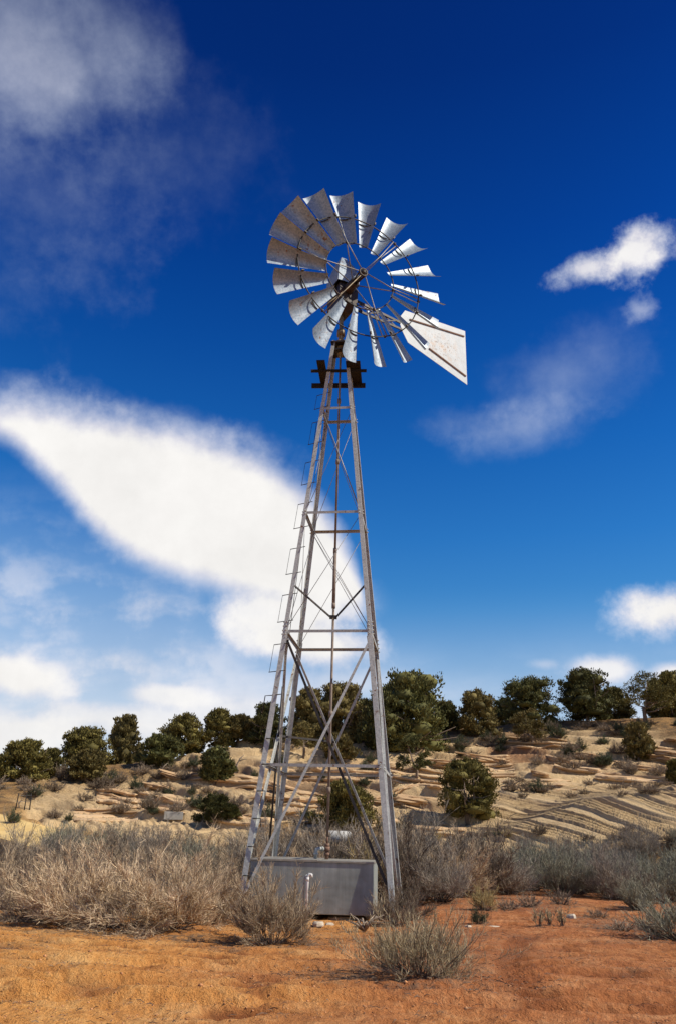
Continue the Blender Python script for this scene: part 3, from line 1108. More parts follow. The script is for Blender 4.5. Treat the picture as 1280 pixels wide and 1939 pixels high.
    for side in (0, 1):
        for j in range(NV):
            v = j / (NV - 1)
            R_ = .80 + (2.08 - .80) * v
            a0, a1 = .272 + (.215 - .272) * v, .392 + (.468 - .392) * v
            t0, t1 = .19 + .01 * v, .005 - .02 * v
            sag = .038 + .062 * v
            for i in range(NU):
                w = i / (NU - 1)
                t, a = t0 + (t1 - t0) * w, a0 + (a1 - a0) * w
                s = sag * (1 - (2 * w - 1) ** 2)
                nn = np.array([-math.sin(t) * .48, math.cos(t) * .48, .88])
                vs.append(P(R_, t, a) - nn * (s + .0025 * side))
    fs = []
    N = NU * NV
    for j in range(NV - 1):
        for i in range(NU - 1):
            q = (j * NU + i, j * NU + i + 1, (j + 1) * NU + i + 1, (j + 1) * NU + i)
            fs.append(q[::-1]); fs.append(tuple(k + N for k in q))
    edge = [i for i in range(NU)] + [j * NU + NU - 1 for j in range(1, NV)] + [(NV - 1) * NU + i for i in range(NU - 2, -1, -1)] + [j * NU for j in range(NV - 2, 0, -1)]
    for k in range(len(edge)):
        e0, e1 = edge[k], edge[(k + 1) % len(edge)]
        fs.append((e0, e1, e1 + N, e0 + N))
    bl = MB(); bl.add(vs, fs, True)
    blade_me = bl.mesh('blade', M['sail'])
    blade_me.set_sharp_from_angle(angle=R(50))
    # bracket lying on the concave side at the outer ring
    rb = MB()
    RR_, tm, am = 1.44, .0925, .341
    pts = []
    for w in np.linspace(0.02, .56, 8):
        t, a = .195 - .205 * w, .243 + .192 * w
        s = .068 * (1 - (2 * w - 1) ** 2) - .012
        nn = np.array([-math.sin(t) * .48, math.cos(t) * .48, .88])
        pts.append(P(RR_, t, a) - nn * s)
    rb.tube(pts, .010, 6)
    q = P(RR_, -.008, .445)
    cb = MB()
    cb.bar(q + np.array([-.03, 0, 0]), q + np.array([.03, 0, 0]), .05, .022, (0, 0, 1))
    clip_me = cb.mesh('rim_clip', M['dark_steel'])
    rib_me = rb.mesh('sail_bracket', M['dark_steel'])
    for k in range(18):
        a = T0 - k * 2 * math.pi / 18
        wob = random.uniform(-.008, .008)
        o = link('blade', blade_me, wheel)
        o.matrix_local = Matrix.Rotation(a + wob, 4, 'Z')
        o2 = link('sail_bracket', rib_me, wheel)
        o2.matrix_local = Matrix.Rotation(a + wob, 4, 'Z')
        o3 = link('rim_clip', clip_me, wheel)
        o3.matrix_local = Matrix.Rotation(a + wob, 4, 'Z')
    for R_, a, th, nm in ((.81, .335, .0125, 'inner_rim'), (1.45, .338, .0135, 'outer_rim')):
        b = MB()
        b.tube([P(R_, t, a) for t in np.linspace(0, 2 * math.pi, 73)[:-1]], th, 6, closed=True)
        for k in range(6):
            t = T0 - .082 - k * math.pi / 3
            b.tube([P(R_ - .03, t, a), P(R_ + .03, t, a)], .024, 6)
        b.build(nm, M['dark_steel'], wheel)
    for k in range(6):
        t = T0 - .082 - k * math.pi / 3
        b = MB()
        b.tube([P(.085, t + .1, .47), P(.81, t + .012, .362), P(1.45, t + .035, .35)], .0115, 6)
        b.tube([P(.10, t - .1, .04), P(.81, t - .012, .312), P(1.45, t - .035, .33)], .0115, 6)
        b.build('spoke', M['wire'] if k not in (4,) else M['mast'], wheel)

    # ---- gear case and hood behind the wheel
    G = np.array([X0, DY, 0.0])
    b = MB()
    def ring_box(zs, half_r, half_n, c=(0, 0)):
        vs = []
        for z, hr, hn, cn in zip(zs, half_r, half_n, c):
            for a_, b_ in ((-1, -1), (1, -1), (1, 1), (-1, 1)):
                vs.append(G + r * a_ * hr + n * (b_ * hn + cn) + np.array([0, 0, z]))
        m_ = len(zs)
        fs = [(3, 2, 1, 0)]
        for i in range(m_ - 1):
            for k in range(4):
                l = (k + 1) % 4
                fs.append((i * 4 + k, i * 4 + l, i * 4 + 4 + l, i * 4 + 4 + k))
        fs.append(tuple((m_ - 1) * 4 + k for k in range(4)))
        return vs, fs
    vs, fs = ring_box((11.72, 11.86, 12.20, 12.42), (.14, .22, .22, .17), (.17, .28, .30, .22), (0, .02, .03, .02))
    b.add(vs, fs)
    b.tube([G + n * .2 + (0, 0, ZC), G + n * .52 + (0, 0, ZC)], [.14, .10], 12)
    for s in (-1, 1):                          # crank gears on each side
        c = G + r * s * .225 + (0, 0, 12.2)
        b.tube([c - r * s * .03, c + r * s * .025], .17, 16)
        b.tube([G + r * s * .2 + n * .1 + (0, 0, 12.15), G + r * s * .08 + (0, 0, 12.75)], .022, 6)
    b.bar(G + n * -.45 + (0, 0, 11.9), G + n * .35 + (0, 0, 11.9), .1, .06, r)
    child(b, 'gear_case', M['cast'])
    # hood: peaked sheet-metal helmet, open underneath
    b = MB()
    prof = [(12.40, .25, .28, .03), (12.62, .25, .29, .03), (12.92, .18, .21, .01), (13.25, .05, .09, -.06), (13.30, .012, .04, -.08)]
    vs, fs = ring_box(*zip(*[(z, hr, hn, c_) for z, hr, hn, c_ in prof]))
    fs = fs[1:]
    b.add(vs, fs)
    hood = child(b, 'hood', M['sail'])
    so_ = hood.modifiers.new('thickness', 'SOLIDIFY'); so_.thickness = .006

    # ---- tail: folded beside the wheel
    PS = R(35)
    dr = np.array([math.cos(PS), math.sin(PS), 0.0])
    tail = MB()
    O = np.array([X0, DY, 12.2])
    T = lambda s, z, o=0.0: O + dr * s + np.array([0, 0, z]) + np.array([math.sin(PS), -math.cos(PS), 0]) * o
    tail.bar(T(.10, .10), T(1.66, .05), .055, .03, (0, 0, 1))
    tail.bar(T(.10, -.16), T(1.70, -.12), .05, .03, (0, 0, 1))
    for s0, s1 in ((.15, .62), (.62, 1.1), (1.1, 1.6)):
        tail.bar(T(s0, -.15, .01), T(s1, .08, .01), .028, .012, (0, 0, 1))
        tail.bar(T(s0, .09, -.01), T(s1, -.13, -.01), .028, .012, (0, 0, 1))
    tail.tube([T(.1, -.25), T(.1, .22)], .045, 8)
    tl = child(tail, 'tail_boom', M['dark_steel'])
    # vane plate in its own plane, local x along the boom
    pts2 = [(1.80, .45), (1.60, .13), (1.70, -.13), (1.88, -.40), (3.73, -.85), (3.73, .68)]
    nn_ = np.array([math.sin(PS), -math.cos(PS), 0])
    vm = MB()
    th = .004
    dense = []
    for i in range(len(pts2)):
        p, q = np.array(pts2[i]), np.array(pts2[(i + 1) % len(pts2)])
        for k in range(4):
            dense.append(p + (q - p) * k / 4)
    fr = [(p[0], -th, p[1]) for p in dense]; bk = [(p[0], th, p[1]) for p in dense]
    m_ = len(dense)
    vm.add(fr + bk, [tuple(range(m_ - 1, -1, -1)), tuple(range(m_, 2 * m_))] + [(i, (i + 1) % m_, m_ + (i + 1) % m_, m_ + i) for i in range(m_)])
    vane = vm.build('vane', M['vane'], tl)
    vane.matrix_local = Matrix.Translation(O) @ Matrix.Rotation(PS, 4, 'Z')
    for (s0, z0), (s1, z1) in (((1.93, .25), (3.68, .50)), ((2.52, -.31), (3.69, -.63))):
        rbm = MB()
        rbm.bar((s0, -.016, z0), (s1, -.016, z1), .028, .022, (0, 0, 1))
        rbm.bar((s0, .016, z0), (s1, .016, z1), .028, .022, (0, 0, 1))
        o = rbm.build('vane_rib', M['rust'], tl)
        o.matrix_local = Matrix.Translation(O) @ Matrix.Rotation(PS, 4, 'Z')
    # furl spring above the boom
    b = MB()
    b.tube([T(.12, .22), T(.55, .02), T(1.2, -.02)], .012, 6)
    child(b, 'furl_spring', M['wire'])
    return root


def build_tank():
    # grey steel tank under the tower
    top, thick = .80, .03
    fl = at_y(475.5, 1624, 14.02); fr = at_y(706, 1631, 13.84)
    fl[2] = fr[2] = 0
    d = fr - fl
    L = np.hypot(*d[:2])
    ang = math.atan2(d[1], d[0])
    zb = .035
    ht = top - zb
    dep = 1.80
    root = empty('water_tank', ((fl + fr) / 2) + (0, 0, zb), ang)
    tag(root, 'low grey steel water tank under the windmill tower', 'tank')
    def box(b, x0, x1, y0, y1, z0, z1, tx=0.0):
        vs = [(x, y, z) for z in (z0, z1) for x, y in ((x0, y0), (x1, y0), (x1, y1), (x0, y1))]
        b.add(vs, [(3, 2, 1, 0), (4, 5, 6, 7), (0, 1, 5, 4), (1, 2, 6, 5), (2, 3, 7, 6), (3, 0, 4, 7)])
    b = MB()
    box(b, -L / 2, L / 2, 0, dep, 0, ht - thick)
    body = b.build('tank_body', M['tank'], root)
    body.modifiers.new('bevel', 'BEVEL').width = .008
    b = MB()
    box(b, -L / 2 - .012, .10, -.014, dep + .012, ht - thick + .002, ht)
    b.build('lid_sheet', M['tank_lid'], root)
    b = MB()
    box(b, .104, L / 2 + .012, -.014, dep + .012, ht - thick - .002, ht - .008)
    b.build('lid_sheet', M['tank_lid'], root)
    b = MB()
    box(b, L / 2 - .05, L / 2 + .006, -.005, -.001, .005, ht - thick - .004)
    b.build('corner_seam', M['tank'], root)
    # well head standing on the lid
    w = at_y(619, 1617, 15.0)
    root2 = empty('well_head', (w[0], w[1], top + .001))
    tag(root2, 'rusty pipe fittings of the well head on top of the grey tank', 'pipe')
    b = MB()
    b.tube([(0, 0, -.005), (0, 0, .14)], .032, 10)
    b.tube([(0, 0, .05), (0, 0, .09)], .044, 10)
    b.tube([(0, 0, .12), (0, 0, .19)], .050, 10)
    b.tube([(0, 0, .19), (.0, 0, .24)], .04, 10)
    b.tube([(0, 0, .24), (0, 0, .37)], .016, 8)
    b.build('casing', M['rust'], root2)
    b = MB()
    b.tube([(-.03, 0, .155), (-.13, -.05, .155), (-.175, -.075, .145), (-.185, -.08, .11), (-.185, -.08, -.005)], .030, 10)
    b.tube([(-.185, -.08, .06), (-.185, -.08, .085)], .04, 10)
    b.tube([(-.09, -.03, .155), (-.07, -.02, .155)], .04, 10)
    b.build('elbow_pipe', M['girt'], root2)
    # white stand pipe in front of the tank
    p = at_y(580, 1745, 13.5)
    g = float(surf_z(p[0], p[1])[0])
    tz = at_y(580, 1664, 13.5)[2]
    root3 = empty('stand_pipe', (p[0], p[1], g))
    tag(root3, 'white upright pipe with elbow in front of the grey tank', 'pipe')
    b = MB()
    h = tz - g
    b.tube([(0, 0, -.1), (.0, 0, h), (.008, .0, h + .04), (.03, 0, h + .065), (.055, 0, h + .06), (.06, 0, h + .02)], .021, 10)
    b.tube([(0, 0, h - .03), (0, 0, h + .02)], .028, 10)
    b.build('pipe', M['white_pvc'], root3)
    b = MB()
    b.tube([(-.052, .02, -.1), (-.052, .02, h - .04), (-.04, .015, h + .03), (-.01, 0, h + .05)], .012, 8)
    b.build('riser_pipe', M['girt'], root3)


# ------------------------------------------------------------------ plants
def ribbons(paths, widths, rng):
    """paths (n, k, 3), widths (n, k) -> vertices, quads; flat strips facing at random"""
    n, k, _ = paths.shape
    d = paths[:, -1] - paths[:, 0]
    d /= np.linalg.norm(d, axis=1, keepdims=True) + 1e-9
    s = np.cross(d, rng.normal(size=(n, 3)))
    s /= np.linalg.norm(s, axis=1, keepdims=True) + 1e-9
    off = s[:, None, :] * widths[:, :, None] * .5
    V = np.stack([paths - off, paths + off], 2).reshape(-1, 3)
    b = (np.arange(n) * k * 2)[:, None]
    i = np.arange(k - 1)[None, :] * 2
    F = np.stack([b + i, b + i + 1, b + i + 3, b + i + 2], -1).reshape(-1, 4)
    return V, F


def shrub_mesh(name, mat, seed, W=1.2, H=1.0, stems=70, twigs=16, sub=3, spread=62, lean=(0, 0, 0), feather=.22, wid=.007, upright=.35, tilt_pow=.6, dev=.42):
    """bushy plant of many thin curved twigs; origin at the ground"""
    rng = np.random.default_rng(seed)
    ph = rng.uniform(0, 2 * math.pi, stems)
    th = np.radians(spread) * rng.uniform(0, 1, stems) ** tilt_pow
    base = np.stack([np.cos(ph), np.sin(ph), 0 * ph], 1) * (W * .10 * rng.uniform(0, 1, stems))[:, None]
    dirv = np.stack([np.sin(th) * np.cos(ph), np.sin(th) * np.sin(ph), np.cos(th)], 1)
    # reach the crown's outline
    ex = 1 / np.sqrt((dirv[:, 0] ** 2 + dirv[:, 1] ** 2) / (W / 2) ** 2 + dirv[:, 2] ** 2 / H ** 2)
    lob = .82 + .25 * np.sin(3 * ph + seed) * np.sin(2 * th * 2 + seed)
    ln = ex * rng.uniform(.62, 1.0, stems) * lob
    K = 5
    t = np.linspace(0, 1, K)
    up = np.array([0, 0, 1.0])
    bend = rng.normal(0, .20, (stems, 3)) + np.array(lean)
    side0 = dirv.copy(); side0[:, 2] *= .55
    P = base[:, None] + ln[:, None, None] * (side0[:, None] * t[None, :, None] + (dirv - side0)[:, None] * (t ** 1.7)[None, :, None]
                                              + bend[:, None] * (t ** 2)[None, :, None])
    P[..., 2] = np.maximum(P[..., 2], -.02)
    wS = np.linspace(2.4, .9, K)[None] * wid * rng.uniform(.8, 1.3, (stems, 1))
    V1, F1 = ribbons(P, wS, rng)
    # twigs
    n = stems * twigs
    si = np.repeat(np.arange(stems), twigs)
    f = rng.uniform(.34, 1.0, n) ** .75
    fi = np.clip(f * (K - 1), 0, K - 1.001)
    i0 = fi.astype(int)
    fr = (fi - i0)[:, None]
    st = P[si, i0] * (1 - fr) + P[si, i0 + 1] * fr
    tang = P[si, i0 + 1] - P[si, i0]
    tang /= np.linalg.norm(tang, axis=1, keepdims=True) + 1e-9
    d = tang * .8 + rng.normal(0, dev, (n, 3)) + up * upright + np.array(lean) * .8
    d /= np.linalg.norm(d, axis=1, keepdims=True)
    l = feather * H * rng.uniform(.5, 1.25, n) * (1.15 - .4 * f)
    tt = np.array([0, .5, 1.0])
    crv = rng.normal(0, .26, (n, 3)) + np.array(lean) * .5
    Q = st[:, None] + l[:, None, None] * (d[:, None] * tt[None, :, None] + crv[:, None] * (tt ** 2)[None, :, None])
    V2, F2 = ribbons(Q, np.array([[1.0, .9, .35]]) * wid * rng.uniform(.8, 1.4, (n, 1)), rng)
    # finest shoots
    Vs, Fs = [V1, V2], [F1, F2]
    if sub:
        n3 = n * sub
        qi = np.repeat(np.arange(n), sub)
        g = rng.uniform(.25, 1.0, (n3, 1))
        s3 = Q[qi, 0] * (1 - g) + Q[qi, 2] * g
        d3 = d[qi] * .8 + rng.normal(0, .45, (n3, 3)) + up * upright
        d3 /= np.linalg.norm(d3, axis=1, keepdims=True)
        l3 = feather * H * .45 * rng.uniform(.4, 1.2, n3)
        E = np.stack([s3, s3 + d3 * l3[:, None]], 1)
        V3, F3 = ribbons(E, np.array([[.95, .4]]) * wid * rng.uniform(.8, 1.5, (n3, 1)), rng)
        Vs.append(V3); Fs.append(F3)
    o = 0
    FF = []
    for v, fq in zip(Vs, Fs):
        FF.append(fq + o); o += len(v)
    me = mesh_np(name, np.concatenate(Vs), np.concatenate(FF), mat)
    me.materials.append(M['stem'])
    mi = np.zeros(sum(len(q) for q in FF), np.int32)
    mi[:len(F1)] = 1
    me.polygons.foreach_set('material_index', mi)
    return me


def leaf_quads(cent, axis, length, width, rng):
    n = len(cent)
    s = np.cross(axis, rng.normal(size=(n, 3)))
    s /= np.linalg.norm(s, axis=1, keepdims=True) + 1e-9
    a = axis * length[:, None] * .5
    w = s * width[:, None] * .5
    V = np.stack([cent - a, cent + w - a * .1, cent + a, cent - w - a * .1], 1).reshape(-1, 3)
    F = np.arange(n * 4).reshape(-1, 4)
    return V, F


def build_tree(px, by, ty, wpx, kind, label, name='juniper_tree', mat='juniper', behind=0.0, seed=0, open_=0.0, trunk_h=.12, lean=0.0, group=None):
    rng = np.random.default_rng(1000 + seed)
    p = hit(px, by, 27.0)
    r = math.hypot(p[0], p[1])
    if behind:
        k = (r + behind) / r
        p = np.array([p[0] * k, p[1] * k, 0])
        p[2] = float(surf_z(np.array([p[0]]), np.array([p[1]]))[0])
    dist_y = p[1]
    H = at_y(px, ty, dist_y)[2] - p[2]
    Wd = at_y(px + wpx / 2, (by + ty) / 2, dist_y)[0] - at_y(px - wpx / 2, (by + ty) / 2, dist_y)[0]
    if p[1] > 48: Wd *= 1.07
    root = empty(name, p)
    tag(root, label, 'tree', group)
    # limbs
    b = MB()
    ntr = 1 if kind == 'pinyon' else rng.integers(2, 4)
    tips = []
    for i in range(ntr):
        a = rng.uniform(0, 6.28)
        ofs = np.array([math.cos(a), math.sin(a), 0]) * (0 if ntr == 1 else .12)
        topx = np.array([rng.normal(0, .12) * Wd + lean * Wd, rng.normal(0, .12) * Wd, H * rng.uniform(.72, .86)])
        if ntr > 1: topx[:2] += ofs[:2] * Wd * 1.2
        mid = ofs + (topx - ofs) * .45 + rng.normal(0, .05, 3) * Wd
        r0 = .034 * H * (1 if ntr == 1 else .75)
        b.tube([ofs + (0, 0, -.2), ofs + (rng.normal(0, .02), 0, H * trunk_h), mid, topx], [r0 * 1.15, r0, r0 * .6, r0 * .15], 7)
        for j in range(9 if ntr > 1 else 16):
            f = rng.uniform(max(trunk_h, .08), .9)
            s = (ofs + (mid - ofs) * (f / .5)) if f < .5 else mid + (topx - mid) * ((f - .5) / .5)
            aa = rng.uniform(0, 6.28)
            reach = Wd * .50 * rng.uniform(.5, 1.0) * math.sin(math.pi * min(1, .25 + f * .78))
            e = s + np.array([math.cos(aa) * reach, math.sin(aa) * reach, H * rng.uniform(.02, .16)])
            m = (s + e) / 2 + np.array([0, 0, -.03 * H])
            b.tube([s, m, e], [r0 * .42, r0 * .28, r0 * .1], 5)
            tips.append(e)
    b.build('trunk', M['bark'], root)
    # crown: clumps of leaf sprays gathered into uneven lobes
    if kind == 'juniper':
        nl = int(20 + 6 * rng.random())
        lobes = []
        for i in range(nl):
            f = (i + .5) / nl
            zz = .06 + .92 * f
            prof = (math.sin(math.pi * min(1.0, .26 + .70 * f ** .9)) ** .65)
            aa = i * 2.4 + rng.uniform(-.6, .6)
            rad = rng.uniform(.30, .78) * Wd * .5 * prof
            lobes.append((np.array([math.cos(aa) * rad + lean * Wd * f, math.sin(aa) * rad, H * min(zz, .90)]),
                          Wd * rng.uniform(.15, .26) * (.55 + .5 * prof), H * rng.uniform(.08, .17)))
        lobes.append((np.array([lean * Wd, 0, H * .86]), Wd * .16, H * .15))
        cl = []
        for c, rr_, hh in lobes:
            m = 28
            v = rng.normal(size=(m, 3)); v /= np.linalg.norm(v, axis=1, keepdims=True)
            q = rng.uniform(.45, 1.08, (m, 1)) ** .6
            cl.append(c + v * q * np.array([rr_, rr_, hh]))
        cl = np.concatenate(cl)
        per, cr, ll, lw = 17, .05 * Wd + .05, .175, .092
        flame = 1.0
    else:
        cl = []
        pads = tips + [np.array([rng.normal(0, .16) * Wd + lean * Wd * f, rng.normal(0, .16) * Wd, H * f]) for f in np.linspace(max(.2, trunk_h + .12), .96, 11)]
        for e in pads:
            if rng.random() < open_ * .5: continue
            m = int(22 * (1 - .35 * open_))
            v = rng.normal(size=(m, 3)); v /= np.linalg.norm(v, axis=1, keepdims=True)
            R_ = Wd * rng.uniform(.11, .21)
            cl.append(e + v * rng.uniform(.3, 1.0, (m, 1)) * np.array([R_, R_, R_ * .62]))
        cl = np.concatenate(cl)
        per, cr, ll, lw = 16, .045 * Wd + .05, .15, .06
        flame = .35
    cl = cl[(cl[:, 2] > (.02 * H if kind == 'juniper' else H * trunk_h * .55)) & (cl[:, 2] < H * 1.0)]
    if p[1] < 45: per, ll, lw = int(per * 1.7), ll * .72, lw * .72
    n = len(cl) * per
    ci = np.repeat(np.arange(len(cl)), per)
    d = rng.normal(size=(n, 3)); d /= np.linalg.norm(d, axis=1, keepdims=True)
    cent = cl[ci] + d * cr * rng.uniform(.2, 1.0, (n, 1))
    out = cl[ci] - np.array([0, 0, H * .45]); out /= np.linalg.norm(out, axis=1, keepdims=True) + 1e-9
    ax = d * .8 + out * .5 + np.array([0, 0, flame])
    ax /= np.linalg.norm(ax, axis=1, keepdims=True)
    sc_ = max(.8, min(1.25, H / 4.0))
    V, F = leaf_quads(cent, ax, ll * sc_ * rng.uniform(.6, 1.4, n), lw * sc_ * rng.uniform(.7, 1.4, n), rng)
    V[:, 2] = np.maximum(V[:, 2], .02)
    if kind == 'juniper':
        # the shaded inner foliage of each lobe
        la = np.radians([-62, -25, 15, 50, 78])
        lo = np.linspace(0, 2 * math.pi, 8)[:-1]
        Vc, Fc = [V], [F]
        base_n = len(V)
        for c, rr_, hh in lobes:
            q = np.array([[math.cos(a) * math.cos(o_), math.cos(a) * math.sin(o_), math.sin(a)] for a in la for o_ in lo])
            q = c + q * np.array([rr_, rr_, hh]) * .66 * rng.uniform(.8, 1.15, (len(q), 1))
            Vc.append(q)
            Fc.append(np.array([(i * 7 + k, i * 7 + (k + 1) % 7, i * 7 + 7 + (k + 1) % 7, i * 7 + 7 + k) for i in range(4) for k in range(7)]) + base_n)
            base_n += len(q)
        V, F = np.concatenate(Vc), np.concatenate(Fc)
        V[:, 2] = np.maximum(V[:, 2], .02)
    link('crown', mesh_np('crown', V, F, M[mat]), root)
    return p, Wd


#            px   base  top   width kind       name            foliage       behind label
TREES = [
    (42, 1478, 1402, 100, 'juniper', 'juniper_tree', 'juniper', 0, 'rounded dark juniper at the far left edge of the hill'),
    (92, 1474, 1419, 56, 'juniper', 'juniper_tree', 'juniper', 0, 'small juniper snug against the right side of the leftmost juniper'),
    (-14, 1482, 1436, 40, 'juniper', 'juniper_tree', 'juniper', 0, 'juniper cut off by the left frame edge'),
    (166, 1478, 1422, 78, 'juniper', 'juniper_tree', 'juniper_dry', 0, 'low rounded olive juniper in front of the tall pair on the left slope'),
    (158, 1452, 1378, 100, 'juniper', 'juniper_tree', 'juniper', 1.5, 'dark sloping juniper left of the tallest tree on the left slope'),
    (234, 1440, 1354, 76, 'juniper', 'juniper_tree', 'juniper_dry', 0, 'tallest round-topped juniper on the left slope'),
    (300, 1452, 1392, 80, 'juniper', 'pinyon_pine', 'pinyon', 0, 'dark green low pine at the foot of the broad olive juniper'),
    (345, 1438, 1354, 92, 'juniper', 'juniper_tree', 'juniper', 1.5, 'broad olive juniper on the skyline left of the tower'),
    (412, 1424, 1343, 66, 'juniper', 'juniper_tree', 'juniper', 1.0, 'upright juniper on the skyline beside the broad olive one'),
    (452, 1420, 1354, 56, 'juniper', 'juniper_tree', 'juniper_dry', 2.0, 'shaded juniper on the skyline just left of the dark leaning pine'),
    (506, 1418, 1332, 70, 'juniper', 'pinyon_pine', 'pinyon', 0, 'dark pine seen through the left legs of the tower'),
    (585, 1410, 1304, 80, 'juniper', 'pinyon_pine', 'juniper_dry', 0, 'dark olive pine left of the pump rod'),
    (648, 1412, 1294, 116, 'juniper', 'juniper_tree', 'juniper_dry', 1.0, 'big rounded brownish juniper straight behind the tower'),
    (575, 1432, 1362, 60, 'pinyon', 'pinyon_pine', 'juniper_dry', 0, 'thin young pine low between the tower legs'),
    (640, 1440, 1392, 70, 'juniper', 'juniper_tree', 'juniper_dry', 0, 'low yellowish juniper below the big rounded one behind the tower'),
    (775, 1424, 1277, 176, 'juniper', 'pinyon_pine', 'pinyon', 0, 'largest dark pine on the crest just right of the tower'),
    (722, 1424, 1312, 90, 'juniper', 'juniper_tree', 'pinyon', 0, 'dark juniper behind the right leg of the tower'),
    (788, 1472, 1386, 68, 'pinyon', 'pinyon_pine', 'pinyon', 0, 'small open pine on the ledges below the largest dark pine'),
    (842, 1374, 1328, 60, 'juniper', 'juniper_tree', 'juniper', 3.0, 'far juniper peeping over the crest right of the largest pine'),
    (905, 1394, 1308, 82, 'juniper', 'juniper_tree', 'juniper_dry', 0, 'ragged olive juniper with bare twigs on the crest'),
    (955, 1366, 1322, 70, 'juniper', 'juniper_tree', 'pinyon', 4.0, 'dark far juniper between the ragged one and the spreading pine'),
    (1006, 1372, 1286, 118, 'juniper', 'pinyon_pine', 'pinyon', 0, 'spreading dark pine in the middle of the right crest'),
    (1008, 1416, 1344, 66, 'pinyon', 'pinyon_pine', 'juniper_dry', 0, 'slender young pine with a bare trunk on the right slope'),
    (1110, 1366, 1270, 108, 'juniper', 'juniper_tree', 'pinyon', 0, 'dense round-headed dark juniper on the right crest'),
    (1168, 1362, 1302, 70, 'juniper', 'juniper_tree', 'juniper', 4.0, 'far juniper between the round-headed one and the twisted one'),
    (1222, 1372, 1268, 116, 'pinyon', 'juniper_tree', 'juniper', 0, 'open-crowned twisted juniper with a bare pale trunk near the right edge'),
    (1275, 1362, 1272, 60, 'juniper', 'juniper_tree', 'juniper', 2.0, 'juniper on the crest at the right frame edge'),
    (1212, 1440, 1370, 54, 'juniper', 'juniper_tree', 'juniper_dry', 0, 'upright bushy juniper on the slope below the twisted one'),
    (886, 1556, 1437, 122, 'juniper', 'juniper_tree', 'juniper', 0, 'two-peaked green juniper standing alone at the foot of the rock ledges'),
    (1284, 1486, 1440, 44, 'juniper', 'juniper_tree', 'juniper', 0, 'small dark juniper half cut by the right frame edge'),
    (650, 1574, 1480, 116, 'juniper', 'juniper_tree', 'juniper', 0, 'dense juniper seen between the tower legs above the grey tank'),
    (406, 1484, 1416, 70, 'juniper', 'pinyon_pine', 'pinyon', 0, 'dark scrubby pine with its shadow on the pale rock left of the tower'),
    (402, 1562, 1502, 68, 'pinyon', 'pinyon_pine', 'pinyon', 0, 'small dark pine rising from the brush left of the tower'),
    (478, 1416, 1362, 40, 'juniper', 'juniper_tree', 'juniper_dry', 3.0, 'low juniper in the gap before the left tower legs'),
    (690, 1400, 1326, 56, 'juniper', 'juniper_tree', 'juniper_dry', 3.0, 'brownish juniper between the big rounded one and the right tower leg'),
    (850, 1400, 1336, 50, 'juniper', 'juniper_tree', 'pinyon', 1.5, 'dark juniper on the right flank of the largest pine'),
    (1250, 1366, 1286, 60, 'juniper', 'juniper_tree', 'juniper', 4.0, 'dim juniper behind the twisted one near the right edge'),
    (440, 1552, 1528, 34, 'pinyon', 'pinyon_pine', 'pinyon', 0, 'tiny dark pine beside the one in the brush left of the tower'),
]


def _short(label):
    w = label.split()
    cut = [i for i, x in enumerate(w) if x in ('juniper', 'pine')]
    return ' '.join(w[:cut[0] + 1]) if cut else ''


SHORT = {t[8]: _short(t[8]) for t in TREES}
MARKS = [t for t in TREES if len(SHORT[t[8]].split()) >= 3 and sum(v == SHORT[t[8]] for v in SHORT.values()) == 1]


def ground_at(px, py):
    p = hit(px, py, 5.5)
    return p


